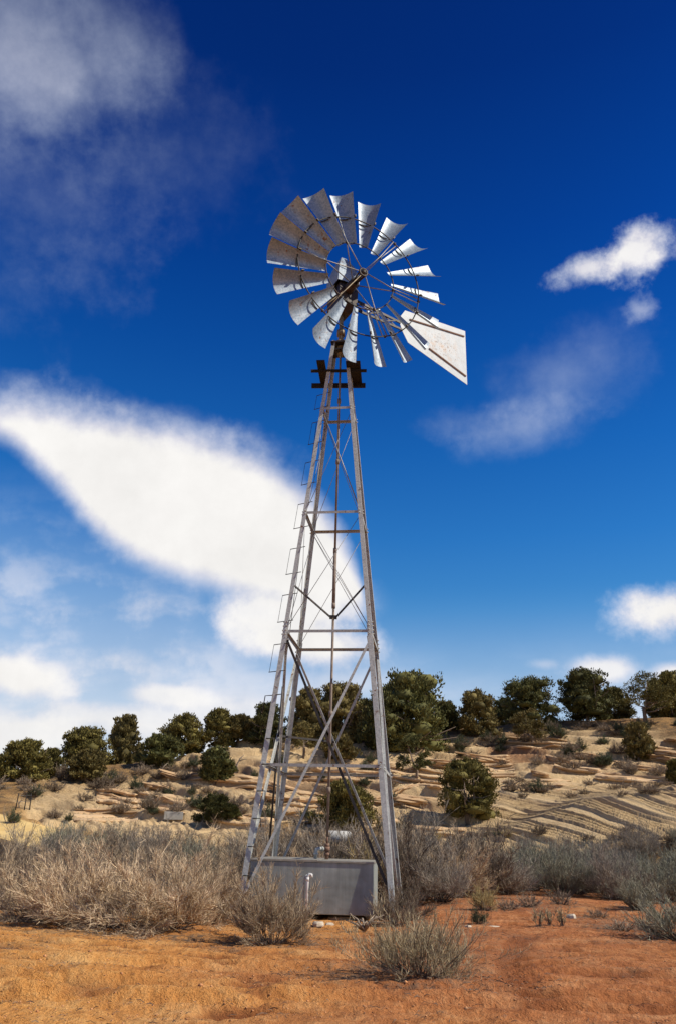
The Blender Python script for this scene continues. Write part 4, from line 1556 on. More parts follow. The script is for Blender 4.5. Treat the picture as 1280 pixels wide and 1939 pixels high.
def build_plants():
    A = {}
    A['tan1'] = shrub_mesh('tan_brush', M['tan_twig'], 1, 1.6, 1.15, 70, 46, 3, 74, (-.14, -.05, -.05), .17, .0050, .30, .6, .34)
    A['tan2'] = shrub_mesh('tan_brush', M['tan_twig'], 2, 1.5, 1.05, 66, 46, 3, 80, (-.20, -.10, -.22), .18, .0050, .1, .55, .34)
    A['tan3'] = shrub_mesh('tan_brush', M['tan_twig'], 3, 1.35, 1.1, 62, 46, 3, 64, (-.08, 0, .0), .17, .0050, .35, .6, .34)
    A['grey1'] = shrub_mesh('grey_brush', M['grey_twig'], 4, 1.5, 1.15, 62, 30, 3, 66, (-.03, 0, 0), .17, .006, .4, .6, .36)
    A['grey2'] = shrub_mesh('grey_brush', M['grey_twig'], 5, 1.6, 1.0, 62, 30, 3, 74, (-.05, 0, 0), .17, .006, .35, .6, .36)
    A['mauve1'] = shrub_mesh('mauve_brush', M['mauve_twig'], 6, 1.5, 1.2, 90, 20, 4, 62, (-.02, 0, .02), .22, .005)
    A['sage1'] = shrub_mesh('sage_brush', M['sage_twig'], 7, 1.7, 1.05, 90, 17, 3, 70, (.03, 0, .02), .20)
    A['sage2'] = shrub_mesh('sage_brush', M['sage_twig'], 8, 1.4, 1.2, 84, 17, 3, 60, (0, 0, .05), .20)
    A['green1'] = shrub_mesh('green_brush', M['green_twig'], 9, 1.2, .9, 64, 16, 3, 64, (0, 0, .05), .2)
    A['spiky'] = shrub_mesh('spiky_brush', M['khaki_twig'], 10, 1.42, .68, 140, 16, 3, 78, (.0, 0, .03), .20, .0036, .75, .62)
    A['yellow'] = shrub_mesh('yellow_brush', M['yellow_twig'], 11, 1.0, .8, 70, 12, 2, 60, (0, 0, 0), .24)
    A['hill_grey'] = shrub_mesh('hill_brush', M['grey_twig'], 12, 1.3, .8, 46, 11, 2, 74, (0, 0, 0), .28, .014)
    A['hill_brown'] = shrub_mesh('hill_brush', M['grey_twig'], 13, 1.4, .6, 40, 11, 2, 80, (0, 0, 0), .30, .014)
    A['hill_green'] = shrub_mesh('hill_brush', M['green_twig'], 14, 1.1, .9, 46, 12, 3, 64, (0, 0, 0), .26, .018)
    A['weed'] = shrub_mesh('weed', M['khaki_twig'], 15, .22, .50, 12, 14, 2, 26, (0, 0, 0), .14, .006)
    A['tuft'] = shrub_mesh('dry_tuft', M['grey_twig'], 16, .6, .28, 44, 8, 1, 76, (0, 0, 0), .3, .005)
    size = {k: 1.0 for k in A}
    spots = []

    def plant(key, p, s, label, name='sagebrush', group=None, sz=None, rz=None, cat='shrub'):
        o = link(name, A[key], None, (p[0], p[1], float(p[2]) - .02))
        o.rotation_euler = (0, 0, RNG.uniform(0, 6.28) if rz is None else rz)
        o.scale = (s, s, s if sz is None else sz)
        tag(o, label, cat, group)
        w = {'weed': .15, 'tuft': .4}.get(key, .7)
        spots.append((p[0], p[1], w * s))
        return o

    F = [  # foreground plants, each with a look of its own
        ('tan2', 60, 1742, 1.25, 1.05, 'tan feathery brush at the left frame edge, leftmost of the front row', 'dry_brush'),
        ('tan1', 158, 1752, 1.20, 1.08, 'broad tan brush second from the left in the front row', 'dry_brush'),
        ('tan2', 232, 1762, 1.12, .85, 'drooping curly tan brush low in the middle of the left front row', 'dry_brush'),
        ('tan3', 318, 1758, 1.15, 1.02, 'tan brush with reddish stems right of the drooping one', 'dry_brush'),
        ('tan1', 385, 1752, .95, 1.0, 'tan brush closing the left front row before the sand gap', 'dry_brush'),
        ('tan3', 516, 1786, .90, .88, 'feathery tan brush standing alone before the grey tank', 'dry_brush'),
        ('spiky', 795, 1846, 1.05, .90, 'pale grey green spiky brush closest to the camera right of the tank', 'sagebrush'),
        ('grey1', 768, 1742, .66, .74, 'brown tangled brush around the right front foot of the tower', 'dry_brush'),
        ('mauve1', 838, 1706, 1.0, .95, 'mauve grey bushy brush right of the tower foot', 'sagebrush'),
        ('sage2', 1203, 1722, .62, .62, 'small dark green bush standing before the right sage belt', 'sagebrush'),
        ('sage1', 1290, 1782, .85, .75, 'grey bush cut by the right frame edge on the red sand', 'sagebrush'),
        ('yellow', 918, 1724, .62, .60, 'low yellowish green bush on the red sand right of the tower', 'sagebrush'),
        ('weed', 1020, 1754, 1.0, .95, 'tall pale weed, left of three on the red sand', 'weed'),
        ('weed', 1040, 1752, .85, .9, 'pale weed, middle of three on the red sand', 'weed'),
        ('weed', 1064, 1753, .9, .95, 'darker weed, right of three on the red sand', 'weed'),
        ('green1', 908, 1750, .30, .30, 'tiny green plant beside the white litter on the sand', 'weed'),
        ('tuft', 960, 1722, 1.1, .9, 'flat grey dead tuft beside the yellowish bush', 'dry_brush'),
        ('tuft', 1130, 1736, .9, .6, 'flat grey tuft right of the white scrap', 'dry_brush'),
        ('tuft', 1180, 1762, 1.2, .7, 'flat dead tuft near the right frame edge', 'dry_brush'),
        ('tuft', 1000, 1716, 1.2, 1.1, 'bleached grey dead twigs before the right sage belt, left one', 'dry_brush'),
        ('tuft', 1060, 1712, 1.3, 1.2, 'bleached grey dead twigs before the right sage belt, right one', 'dry_brush'),
        ('green1', 1200, 1720, .55, .62, 'dark green low bush tucked beside the small one at right', 'sagebrush'),
        ('yellow', 676, 1640, 1.1, 1.5, 'straw yellow grass clump behind the tank', 'grass_clump'),
        ('yellow', 702, 1640, .9, 1.15, 'smaller straw yellow clump behind the tank, right one', 'grass_clump'),
    ]
    for key, px, py, s, sz, lab, nm in F:
        p = ground_at(px, py)
        if key == 'yellow' and py == 1640:
            p = at_y(px, 1690, 17.6 if px < 690 else 18.2); p[2] = 0.0
        plant(key, p, s, lab, nm, sz=sz)

    LOOK = {'tan1': 'tan', 'tan2': 'curly tan', 'tan3': 'upright tan', 'grey1': 'grey brown', 'grey2': 'spreading grey brown', 'mauve1': 'mauve grey',
            'sage1': 'spreading grey green', 'sage2': 'upright grey green', 'green1': 'dark green', 'yellow': 'straw yellow',
            'hill_grey': 'grey', 'hill_brown': 'flat brown', 'hill_green': 'dark green'}
    LEFT = ('far left', 'left of its middle', 'right of its middle', 'near the tower')
    RIGHT = ('near the tower', 'left of its middle', 'at its middle', 'right of its middle', 'far right')

    def zone(n, xr, yr, keys, smin, smax, label, group, place, name='sagebrush', mind=.75, avoid=None, seed=0, sq=1.0):
        rng = np.random.default_rng(300 + seed)
        got = []
        tries = 0
        while len(got) < n and tries < n * 60:
            tries += 1
            y = rng.uniform(*yr)
            px = rng.uniform(*xr)
            d = ray(px, 1700)
            x = d[0] / d[1] * y
            if avoid and avoid(x, y): continue
            if any(math.hypot(x - a, y - c) < mind * (.8 + y / 40) for a, c in got): continue
            got.append((x, y))
            z = float(surf_z(np.array([x]), np.array([y]))[0])
            s = rng.uniform(smin, smax)
            k = keys[rng.integers(len(keys))]
            f = (s - smin) / (smax - smin)
            where = place[int(np.clip((px - max(xr[0], 0)) / (min(xr[1], 1280) - max(xr[0], 0)) * len(place), 0, len(place) - 1))]
            lab = ('low ' if f < .33 else 'tall ' if f > .67 else 'middling ') + LOOK[k] + ' ' + label + ', ' + where
            plant(k, (x, y, z), s, lab, name, group, s * rng.uniform(.85, 1.1) * sq, rng.uniform(0, 6.28))

    road_gap = lambda x, y: tower(x, y) or (y > 23 and project(x, y, 0.0)[0] < 105)
    tower = lambda x, y: abs(x + .05) < 1.9 and 13.0 < y < 17.0
    zone(20, (-120, 430), (13.6, 16.6), ['grey1', 'tan3', 'grey2', 'tan1'], .75, 1.05, 'brush in the second row of the left belt', 'tan brush in the left belt', LEFT, 'dry_brush', .95, tower, 1)
    zone(30, (-150, 470), (16.6, 21), ['grey1', 'tan3', 'grey2', 'grey1', 'tan1'], .85, 1.2, 'brush in the middle of the left belt', 'grey brush in the left belt', LEFT, 'sagebrush', .95, road_gap, 2)
    zone(46, (-160, 520), (21, 30), ['grey1', 'grey2', 'mauve1', 'grey2', 'sage2'], .85, 1.3, 'brush at the back of the left belt', 'brush at the back of the left belt', LEFT, 'sagebrush', .8, road_gap, 3)
    zone(34, (470, 760), (17.8, 30), ['grey1', 'mauve1', 'tan3', 'grey2'], 1.05, 1.6, 'brush behind the tank', 'brush behind the tank', ('left of the left leg', 'left of the pump rod', 'right of the pump rod', 'near the right leg'), 'sagebrush', .7, tower, 4)
    zone(30, (760, 900), (18.5, 30), ['mauve1', 'grey1', 'mauve1', 'tan3'], 1.1, 1.65, 'brush right of the tower', 'mauve brush right of the tower', ('close to its leg', 'farther from its leg'), 'sagebrush', .9, tower, 5)
    zone(48, (900, 1460), (20.5, 25), ['sage1', 'sage2', 'sage1', 'sage2', 'mauve1'], .9, 1.2, 'brush in the front of the right belt', 'sagebrush in the right belt', RIGHT, 'sagebrush', .78, None, 6)
    zone(52, (880, 1480), (25, 31.5), ['mauve1', 'sage2', 'mauve1', 'sage1'], .9, 1.25, 'brush at the back of the right belt', 'brush at the back of the right belt', RIGHT, 'sagebrush', .82, None, 7)
    for px, y, s_, lab in ((752, 13.25, .50, 'low brown brush hiding the front right foot of the tower'), (628, 18.3, 1.18, 'brown brush in front of the left half of the white barrel'), (655, 18.5, 1.22, 'brown brush in front of the right half of the white barrel'),
                           (600, 18.6, 1.35, 'taller grey brown brush just left of the white barrel'), (668, 18.0, 1.1, 'brown brush between the white barrel and the straw yellow grass')):
        d = ray(px, 1700)
        plant('grey1', (d[0] / d[1] * y, y, 0.0), s_, lab, 'sagebrush')
    for px, y, s_, lab in ((316, 26.4, 1.5, 'grey brush hiding the left end of the grey trough'), (340, 26.2, 1.45, 'grey brush hiding the right end of the grey trough'),
                           (298, 26.0, 1.6, 'tall grey brush left of the grey trough')):
        d = ray(px, 1700)
        plant('grey2', (d[0] / d[1] * y, y, 0.0), s_, lab, 'sagebrush')

    # scrub on the hill
    rng = np.random.default_rng(77)
    zones = [
        (46, (-60, 480), (1440, 1560), ['hill_grey', 'hill_grey', 'hill_brown', 'hill_green'], .5, .95, 'scrub on the left slope', 'scrub on the left slope'),
        (44, (480, 800), (1405, 1585), ['hill_grey', 'hill_brown', 'hill_green'], .5, .9, 'scrub behind the tower', 'scrub behind the tower'),
        (56, (800, 1330), (1366, 1470), ['hill_grey', 'hill_brown', 'hill_brown', 'hill_grey', 'hill_green'], .6, 1.25, 'scrub on the right slope', 'scrub on the right slope'),
        (26, (940, 1330), (1478, 1512), ['hill_brown', 'hill_grey', 'hill_brown'], .4, .8, 'scrub on the rock shelf', 'scrub on the rock shelf'),
        (12, (800, 1330), (1580, 1602), ['hill_grey', 'hill_brown', 'yellow'], .35, .65, 'scrub below the outcrop', 'scrub below the outcrop'),
        (24, (-60, 340), (1462, 1505), ['hill_grey', 'hill_grey', 'hill_brown'], .7, 1.1, 'scrub on the left slope', 'scrub on the left slope'),
    ]
    for n, xr, yr, keys, a, c, lab, grp in zones:
        for i in range(n):
            p = hit(rng.uniform(*xr), rng.uniform(*yr), 27.5)
            s = rng.uniform(a, c)
            k = keys[rng.integers(len(keys))]
            q = project(*p)[0]
            near = min(MARKS, key=lambda t: abs(t[0] - q) + .6 * abs(t[1] - project(*p)[1]))
            f = (s - a) / (c - a)
            tl = ('small ' if f < .33 else 'larger ' if f > .67 else '') + LOOK[k] + ' ' + lab + (', left of the ' if q < near[0] else ', right of the ') + SHORT[near[8]]
            plant(k, p, s, tl, 'scrub_bush', grp, s * rng.uniform(.7, 1.1))
    for px, py, s, lab in ((1098, 1423, .95, 'rounded dark green bush on the upper right slope'), (1016, 1503, .85, 'dark green bush on the shelf above the layered outcrop'),
                           (212, 1487, 1.0, 'bright green bush below the tallest left juniper'), (945, 1588, .5, 'green bush at the foot of the lone juniper'),
                           (130, 1555, .4, 'small green bush at the side of the dirt road')):
        plant('hill_green', hit(px, py, 27.5), s, lab, 'green_bush', None, s * .95)
    return spots


def blob_rock(rng, sx, sy, sz, n=10, flat=False):
    """irregular stone: a rounded box with noise"""
    vs, fs = [], []
    nl = 4
    zs = [0, .35, .75, 1.0]
    ph = np.linspace(0, 2 * math.pi, n + 1)[:-1]
    rad = 1 + rng.normal(0, .16, n)
    for k, zf in enumerate(zs):
        s = (1.0, 1.06, .95, .72)[k] if not flat else (.86, .97, 1.0, .93)[k]
        for i, a in enumerate(ph):
            q = rad[i] * s * (1 + rng.normal(0, .05))
            vs.append((math.cos(a) * q * sx, math.sin(a) * q * sy, sz * zf * (1 + rng.normal(0, .06))))
    for k in range(nl - 1):
        for i in range(n):
            j = (i + 1) % n
            fs.append((k * n + i, k * n + j, (k + 1) * n + j, (k + 1) * n + i))
    fs.append(tuple((nl - 1) * n + i for i in range(n)))
    fs.append(tuple(range(n - 1, -1, -1)))
    return vs, fs


def build_rocks():
    rng = np.random.default_rng(5)
    protos = []
    for i in range(6):
        # slabs: stacked thin beds with recessed joints between
        b = MB()
        z = 0
        L, D = rng.uniform(.9, 1.3), rng.uniform(.55, .8)
        for k in range(rng.integers(2, 5)):
            h = rng.uniform(.06, .14)
            vs, fs = blob_rock(rng, L * rng.uniform(.85, 1.05), D * rng.uniform(.85, 1.05), h, 14, True)
            ox, oy = rng.normal(0, .06), rng.normal(0, .05)
            b.add([(v[0] + ox, v[1] + oy, v[2] + z) for v in vs], fs)
            z += h * .97
        protos.append(b.mesh('sandstone_block', M['rock']))
    spec = [
        (16, (820, 1320), (1400, 1470), .5, 1.1, 'flat layered sandstone block on the upper right slope', 'blocks on the right slope'),
        (10, (480, 800), (1430, 1540), .5, 1.0, 'flat layered sandstone block on the ledges behind the tower', 'blocks behind the tower'),
        (8, (150, 480), (1460, 1530), .4, .9, 'pale sandstone block on the slope left of the tower', 'blocks on the left slope'),
    ]
    for n, xr, yr, a, c, lab, grp in spec:
        for i in range(n):
            p = hit(rng.uniform(*xr), rng.uniform(*yr), 28)
            o = link('sandstone_block', protos[rng.integers(len(protos))], None, (p[0], p[1], p[2] - .16))
            s = rng.uniform(a, c)
            o.scale = (s * rng.uniform(.9, 1.5), s, s * rng.uniform(.8, 1.3))
            o.rotation_euler = (rng.normal(0, .08) + .10, rng.normal(.14, .1), rng.normal(-.1, .35))
            tag(o, lab, 'rock', grp)
    # small stones and litter near the tank
    def stone(px, py, s, mat, name, lab, cat, f=(1, .8, .6)):
        p = ground_at(px, py)
        b = MB()
        vs, fs = blob_rock(rng, s * f[0], s * f[1], s * f[2], 9)
        b.add(vs, fs)
        o = b.build(name, mat, None, (p[0], p[1], p[2] - s * .12))
        o.rotation_euler = (0, 0, rng.uniform(0, 6))
        tag(o, lab, cat)
    stone(603, 1757, .10, M['white_rock'], 'stone', 'whitish stone on the sand before the grey tank', 'stone')
    stone(624, 1752, .06, M['white_rock'], 'stone', 'smaller pale stone right of the whitish one by the tank', 'stone')
    stone(1081, 1739, .085, M['white_rock'], 'white_scrap', 'bright white scrap lying on the red sand at right', 'litter', (1, .8, .8))
    stone(932, 1755, .07, M['white_rock'], 'stone', 'flat pale stone left of the three weeds', 'stone', (1.4, .7, .3))
    stone(886, 1756, .05, M['white_rock'], 'stone', 'little pale stone beside the tiny green plant', 'stone')
    stone(650, 1742, .16, M['rock'], 'stone', 'low tan stone at the bottom edge of the tank', 'stone', (1.6, .7, .35))
    stone(700, 1738, .12, M['rock'], 'stone', 'low tan stone under the tank corner', 'stone', (1.5, .7, .4))

    # stump and dead roots by the tank's right corner
    p = ground_at(716, 1738)
    r0 = empty('tree_stump', p); tag(r0, 'split bleached stump beside the right corner of the tank', 'stump')
    b = MB()
    b.tube([(0, 0, -.05), (.015, 0, .08), (.04, 0, .2), (.05, .01, .30)], [.055, .05, .03, .006], 7)
    b.tube([(.05, .03, -.05), (.09, .04, .1), (.13, .05, .22)], [.045, .03, .006], 6)
    b.tube([(-.04, .0, -.05), (-.05, .0, .09), (-.03, .0, .16)], [.04, .03, .006], 6)
    b.build('stump_wood', M['dead_wood'], r0)
    p = ground_at(690, 1765)
    r0 = empty('dead_root', p); tag(r0, 'tangle of dead roots on the sand before the tank corner', 'dead wood')
    b = MB()
    for i in range(14):
        a = rng.uniform(0, 6.28); l = rng.uniform(.12, .32)
        e = np.array([math.cos(a) * l * 1.2, math.sin(a) * l * .8, rng.uniform(.02, .22)])
        b.tube([(0, 0, .02), e * .5 + rng.normal(0, .03, 3) + (0, 0, .05), e], [.022, .014, .004], 5)
    b.build('root_wood', M['dead_wood'], r0)

    # dead branches on the slope
    for px, py, hpx, lab in ((452, 1462, 34, 'pale curved dead branch on the rock left of the tower'), (306, 1478, 34, 'bleached dead snag below the broad olive juniper'),
                             (38, 1530, 22, 'thin dead snag by the fence posts at far left')):
        p = hit(px, py, 28)
        h = at_y(px, py - hpx, p[1])[2] - p[2]
        r0 = empty('dead_branch', p); tag(r0, lab, 'dead wood')
        b = MB()
        b.tube([(0, 0, -.05), (-.12 * h, 0, h * .35), (.05 * h, 0, h * .75), (.3 * h, .05, h)], [.06 * h, .05 * h, .035 * h, .01], 6)
        b.tube([(-.12 * h, 0, h * .35), (-.35 * h, .1, h * .6)], [.035 * h, .01], 5)
        b.tube([(0, 0, h * .6), (.35 * h, -.1, h * .72), (.5 * h, -.1, h * .66)], [.03 * h, .02 * h, .008], 5)
        b.build('branch_wood', M['dead_wood'], r0)
    # fence at far left
    p = hit(50, 1534, 28)
    r0 = empty('wire_fence', p); tag(r0, 'short line of thin wooden fence posts beyond the dirt road', 'fence')
    tops = []
    for i, px in enumerate((30, 47, 57)):
        q = hit(px, 1534 + (px - 50) * .02, 28)
        h = .7
        b = MB()
        b.tube([q - p + (0, 0, -.1), q - p + (rng.normal(0, .04), 0, h)], [.028, .022], 6)
        b.build('post', M['wood_dark'], r0)
        tops.append(q - p)
    b = MB()
    for zz in (.35, .62):
        b.tube([t + (0, 0, zz) for t in tops], .006, 4)
    b.build('wire', M['wire'], r0)
    # grey block half hidden in brush on the left, white tank behind the grey one
    p = hit(330, 1549, 29)
    y = p[1]
    w = at_y(346, 1545, y)[0] - at_y(311, 1545, y)[0]
    h = at_y(330, 1537, y)[2] - p[2]
    r0 = empty('grey_trough', p, .1); tag(r0, 'pale grey box-like trough half hidden behind brush at the hill foot', 'trough')
    b = MB()
    for x0, x1, y0, y1 in ((-w / 2, w / 2, -.3, -.24), (-w / 2, w / 2, .24, .3), (-w / 2, -w / 2 + .06, -.238, .238), (w / 2 - .06, w / 2, -.238, .238)):
        vs = [(x, yy, z) for z in (-.12, h) for x, yy in ((x0, y0), (x1, y0), (x1, y1), (x0, y1))]
        b.add(vs, [(3, 2, 1, 0), (4, 5, 6, 7), (0, 1, 5, 4), (1, 2, 6, 5), (2, 3, 7, 6), (3, 0, 4, 7)])
    b.build('trough_wall', M['grey_box'], r0)
    b = MB()
    b.bar((w * .3, -.305, h * .75), (w * .3, -.33, h * .75), .03, .03, (1, 0, 0))
    b.build('pipe_stub', M['dark_steel'], r0)
    yy = 19.5
    a, c = at_y(618, 1586, yy), at_y(664, 1586, yy)
    rad = .5 * (at_y(640, 1577, yy)[2] - at_y(640, 1603, yy)[2])
    r0 = empty('white_barrel', (a + c) / 2 - (0, 0, rad)); tag(r0, 'white cylindrical tank lying behind the grey tank', 'tank')
    b = MB()
    L = c[0] - a[0]
    b.tube([(-L / 2, 0, rad), (-L / 2 + .04, 0, rad), (L / 2 - .04, 0, rad), (L / 2, 0, rad)], [rad * .8, rad, rad, rad * .8], 20)
    b.build('barrel_body', M['white_tank'], r0)
    b = MB()
    g = -float(((a + c) / 2)[2] - rad)
    for x in (-L * .35, L * .35):
        b.bar((x, 0, g - .05), (x, 0, .04), .08, .25, (1, 0, 0))
    b.build('cradle', M['wood_dark'], r0)


def bed_mesh(rng, pts, th, pr, dp):
    """one bed of sandstone standing proud of the slope along a line of surface points"""
    K = len(pts)
    t = np.linspace(0, 1, K)
    env = np.clip(np.sin(math.pi * np.clip(t, .0, 1)), 0, 1) ** .2
    ph = rng.uniform(0, 100)
    L_ = np.linalg.norm(pts[-1] - pts[0])
    jag = 1 + .8 * fbm(t * L_ * 1.1 + ph, t * 0 + ph, 3) + .16 * np.sign(fbm(t * L_ * 1.6 + ph, t * 0, 2))
    o = -pts[:, :2] / np.linalg.norm(pts[:, :2], axis=1, keepdims=True)
    V = []
    for k in range(K):
        p = pts[k]
        q = pr * env[k] * jag[k]
        h = th * (.25 + .75 * env[k])
        ft = p + np.array([*(o[k] * q), th * .25 + q * .12])
        fm = ft + np.array([*(o[k] * .03), -h * .45])
        fb = ft + np.array([*(-o[k] * .05), -h])
        bb = p + np.array([*(-o[k] * dp), -h - .05])
        bt = p + np.array([*(-o[k] * dp), dp * .26 + .01])
        V += [ft, fm, fb, bb, bt]
    F = []
    for k in range(K - 1):
        for i in range(5):
            j = (i + 1) % 5
            F.append((k * 5 + i, k * 5 + j, k * 5 + 5 + j, k * 5 + 5 + i))
    b = MB()
    b.add(V, F)
    b.add(V[:5], [(0, 1, 2, 3), (0, 3, 4)])
    b.add(V[-5:], [(3, 2, 1, 0), (4, 3, 0)])
    return b


def build_outcrops():
    rng = np.random.default_rng(21)
    z8 = lambda x, y: (880 + x / 3.2, 1420 + y / 3.2)

    def outcrop(lines, label, th=(.09, .17), pr=(.10, .28), dp=.55):
        segs = []
        for (a, c) in lines:
            n = max(6, int(math.hypot(c[0] - a[0], c[1] - a[1]) / 6))
            w = rng.normal(0, 1.2, 3)
            P_ = []
            for i in range(n + 1):
                f = i / n
                x, y = a[0] + (c[0] - a[0]) * f, a[1] + (c[1] - a[1]) * f
                y += w[0] * math.sin(f * 3.1) + w[1] * .5 * math.sin(f * 6.3)
                P_.append(hit(x, y, 27.5))
            P_ = np.array(P_)
            r = np.linalg.norm(P_[:, :2], axis=1)
            # keep to one face of the slope: even out jumps
            q_ = np.linspace(-1, 1, len(r))
            ft = np.polyval(np.polyfit(q_, np.clip(r, np.median(r) - 1.5, np.median(r) + 1.5), 2), q_)
            r = np.clip(r, ft - .5, ft + .5)
            for _ in range(3):
                r[1:-1] = (r[:-2] + 2 * r[1:-1] + r[2:]) / 4
            u = P_[:, :2] / np.linalg.norm(P_[:, :2], axis=1, keepdims=True)
            P_[:, :2] = u * r[:, None]
            P_[:, 2] = surf_z(P_[:, 0], P_[:, 1])
            zz = P_[:, 2].copy()
            for _ in range(4):
                zz[1:-1] = (zz[:-2] + 2 * zz[1:-1] + zz[2:]) / 4
            P_[:, 2] = zz
            segs.append(P_)
        c0 = np.concatenate(segs).mean(0)
        root = empty('layered_outcrop', c0)
        tag(root, label, 'rock outcrop')
        for P_ in segs:
            b = bed_mesh(rng, P_, rng.uniform(*th), rng.uniform(*pr), dp)
            b.v = [tuple(np.array(v) - c0) for v in b.v]
            b.build('rock_bed', M['rock'], root)

    def lerp_path(P_, f):
        xs = np.array([p[0] for p in P_], float); ys = np.array([p[1] for p in P_], float)
        t = np.linspace(0, 1, len(P_))
        return np.interp(f, t, xs), np.interp(f, t, ys)

    outcrop([(z8(490 + k * 10, 40 + k * 13), z8(800 + k * 8, 118 + k * 7)) for k in range(6)], 'stack of slanting ledges in the middle of the right slope', (.10, .18), (.15, .40), .8)
    outcrop([(z8(800 - k * 6, 150 + k * 10), z8(1260 + k * 6, 178 + k * 9)) for k in range(4)], 'long dark-edged ledge above the fan of layers', (.12, .22), (.2, .5), .9)
    outcrop([(z8(40, 60 + k * 16), z8(270 + k * 6, 44 + k * 17)) for k in range(8)], 'reddish broken ledges left of the middle of the right slope', (.10, .18), (.12, .32), .7)
    outcrop([(z8(1080 + k * 12, 34 + k * 13), z8(1330, 62 + k * 14)) for k in range(4)], 'ledges below the twisted juniper near the right edge', (.10, .18), (.12, .32), .7)
    outcrop([(z8(220, 200 + k * 22), z8(640 + 20 * k, 190 + k * 24)) for k in range(3)], 'low broken ledges on the sandy shelf right of the lone juniper', (.06, .12), (.08, .2), .6)
    outcrop([((688 + k * 9, 1528 - k * 5), (742 + k * 13, 1492 - k * 1.5)) for k in range(6)], 'steep ribbed sandstone right of the right tower leg', (.08, .15), (.1, .24), .5)
    outcrop([((735, 1446 + k * 9), (838, 1454 + k * 10)) for k in range(5)], 'ledges beneath the small open pine', (.10, .18), (.12, .34), .7)
    outcrop([((540, 1460 + k * 9), (722, 1464 + k * 8)) for k in range(3)], 'dark overhanging ledge seen through the tower legs', (.12, .22), (.25, .5), .9)
    outcrop([((482, 1500 + k * 12), (605, 1506 + k * 12)) for k in range(4)], 'pale rounded ledges between the left tower legs', (.10, .18), (.12, .3), .7)
    outcrop([((360, 1468 + k * 9), (500, 1476 + k * 9)) for k in range(3)], 'ledge under the scrubby pine left of the tower', (.12, .2), (.15, .4), .8)
    outcrop([((183, 1496 + k * 8), (262, 1508 + k * 7)) for k in range(4)], 'dark-mouthed overhang on the pale rock at left', (.10, .2), (.15, .4), .8)
    outcrop([((140, 1534 + k * 7), (262, 1530 + k * 8)) for k in range(4)], 'low pale ledges right of the dirt road', (.08, .14), (.06, .16), .5)
    outcrop([((540 + k * 14, 1538 + k * 10), (700 + k * 8, 1540 + k * 9)) for k in range(4)], 'pale low ledges behind the juniper between the tower legs', (.08, .14), (.1, .25), .5)
    outcrop([((745, 1556 + k * 10), (880, 1566 + k * 9)) for k in range(3)], 'pale rock steps at the foot of the lone juniper', (.08, .14), (.1, .25), .5)
    outcrop([((400, 1540 + k * 9), (520, 1546 + k * 9)) for k in range(3)], 'pale rock steps behind the small dark pine in the brush', (.08, .14), (.1, .25), .5)
    outcrop([((262, 1503 + k * 9), (352, 1512 + k * 10)) for k in range(4)], 'pale sandstone steps above the grey trough', (.10, .18), (.12, .3), .7)
    outcrop([((905 + k * 14, 1398 + k * 7), (1075 + k * 10, 1404 + k * 6)) for k in range(3)], 'thin ledges near the crest below the slender young pine', (.08, .14), (.1, .25), .7)


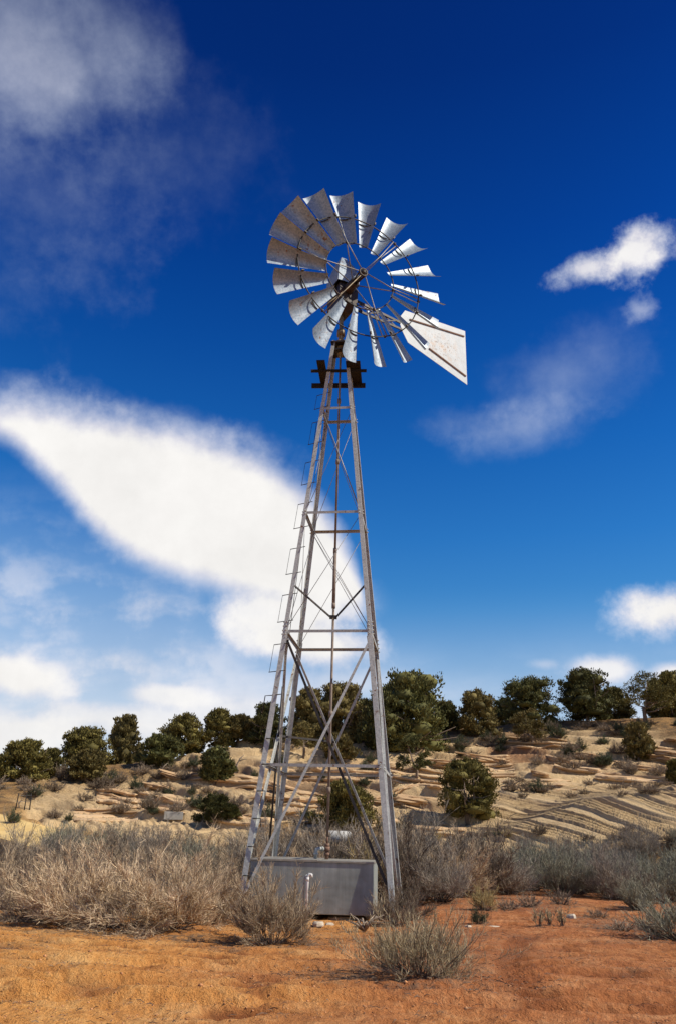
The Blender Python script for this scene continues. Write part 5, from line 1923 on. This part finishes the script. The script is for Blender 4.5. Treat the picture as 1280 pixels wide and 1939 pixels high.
def build_litter(spots):
    """loose twigs and pebbles nobody could count"""
    rng = np.random.default_rng(9)
    pts = []
    while len(pts) < 8500:
        px, py = rng.uniform(-60, 1340), rng.uniform(1700, 1939) if rng.random() < .8 else rng.uniform(1690, 1780)
        p = at_z(px, py, 0.0)
        near = min((math.hypot(p[0] - a, p[1] - c) / s for a, c, s in spots if abs(p[1] - c) < 4), default=9)
        band = fbm(np.array([p[0] * .9 + 20]), np.array([p[1] * .9]), 3)[0]
        if rng.random() < (.95 if near < 1.7 else .10 + 1.2 * max(0, band)):
            pts.append(p)
    P = np.array(pts)
    P[:, 2] = surf_z(P[:, 0], P[:, 1]) + .006
    n = len(P)
    a = rng.uniform(0, 6.28, n)
    l = rng.uniform(.012, .075, n)
    d = np.stack([np.cos(a), np.sin(a) * .7, rng.normal(0, .2, n)], 1) * l[:, None]
    paths = np.stack([P - d * .5, P + np.array([0, 0, .008]), P + d * .5], 1)
    V, F = ribbons(paths, np.array([[.0025, .0045, .0025]]) * rng.uniform(.6, 1.6, (n, 1)), rng)
    o = link('twig_litter', mesh_np('twig_litter', V, F, M['litter']))
    tag(o, 'dry twigs and litter strewn over the sand', 'litter', None, 'stuff')
    # pebbles: squashed octahedra
    m = 2200
    Q = np.stack([rng.uniform(-60, 1340, m), rng.uniform(1720, 1939, m)], 1)
    C = np.array([at_z(q[0], q[1], 0.0) for q in Q])
    C[:, 2] = surf_z(C[:, 0], C[:, 1])
    s = rng.uniform(.003, .011, m) * (1 + 1.2 * (rng.random(m) < .05))
    oc = np.array([[1, 0, 0], [0, 1, 0], [-1, 0, 0], [0, -1, 0], [0, 0, .7], [0, 0, -.7]])
    V = (C[:, None] + oc[None] * s[:, None, None] * rng.uniform(.6, 1.4, (m, 6, 1))).reshape(-1, 3)
    f = np.array([[0, 1, 4], [1, 2, 4], [2, 3, 4], [3, 0, 4], [1, 0, 5], [2, 1, 5], [3, 2, 5], [0, 3, 5]])
    F = (np.arange(m)[:, None, None] * 6 + f[None]).reshape(-1, 3)
    o = link('pebbles', mesh_np('pebbles', V, F, M['pebble']))
    tag(o, 'small pebbles and clods on the sand', 'pebbles', None, 'stuff')


build_windmill()
build_tank()
for i, (px, by, ty, w, kind, nm, mat, beh, lab) in enumerate(TREES):
    kw = {}
    if 'bare pale trunk' in lab: kw = dict(trunk_h=.30, open_=.55, lean=.08)
    if 'bare trunk on the right slope' in lab: kw = dict(trunk_h=.28, open_=.3)
    if 'small open pine' in lab: kw = dict(open_=.4)
    if 'thin young' in lab: kw = dict(open_=.6, trunk_h=.2)
    build_tree(px, by, ty, w, kind, lab, nm, mat, beh, seed=i, **kw)
SPOTS = build_plants()
build_rocks()
build_outcrops()
build_terrain(SPOTS)
build_litter(SPOTS)


def tell_apart():
    """where two or three things would share a label, say which is the left one"""
    by = {}
    for o in SC.objects:
        if o.parent is None and 'label' in o: by.setdefault(o['label'], []).append(o)
    for lab, os_ in by.items():
        if 2 <= len(os_) <= 3 and len(lab.split()) <= 14:
            os_.sort(key=lambda o: float(project(*o.location)[0]))
            for o, w in zip(os_, ('left one', 'right one') if len(os_) == 2 else ('left one', 'middle one', 'right one')):
                o['label'] = lab + ', ' + w


tell_apart()
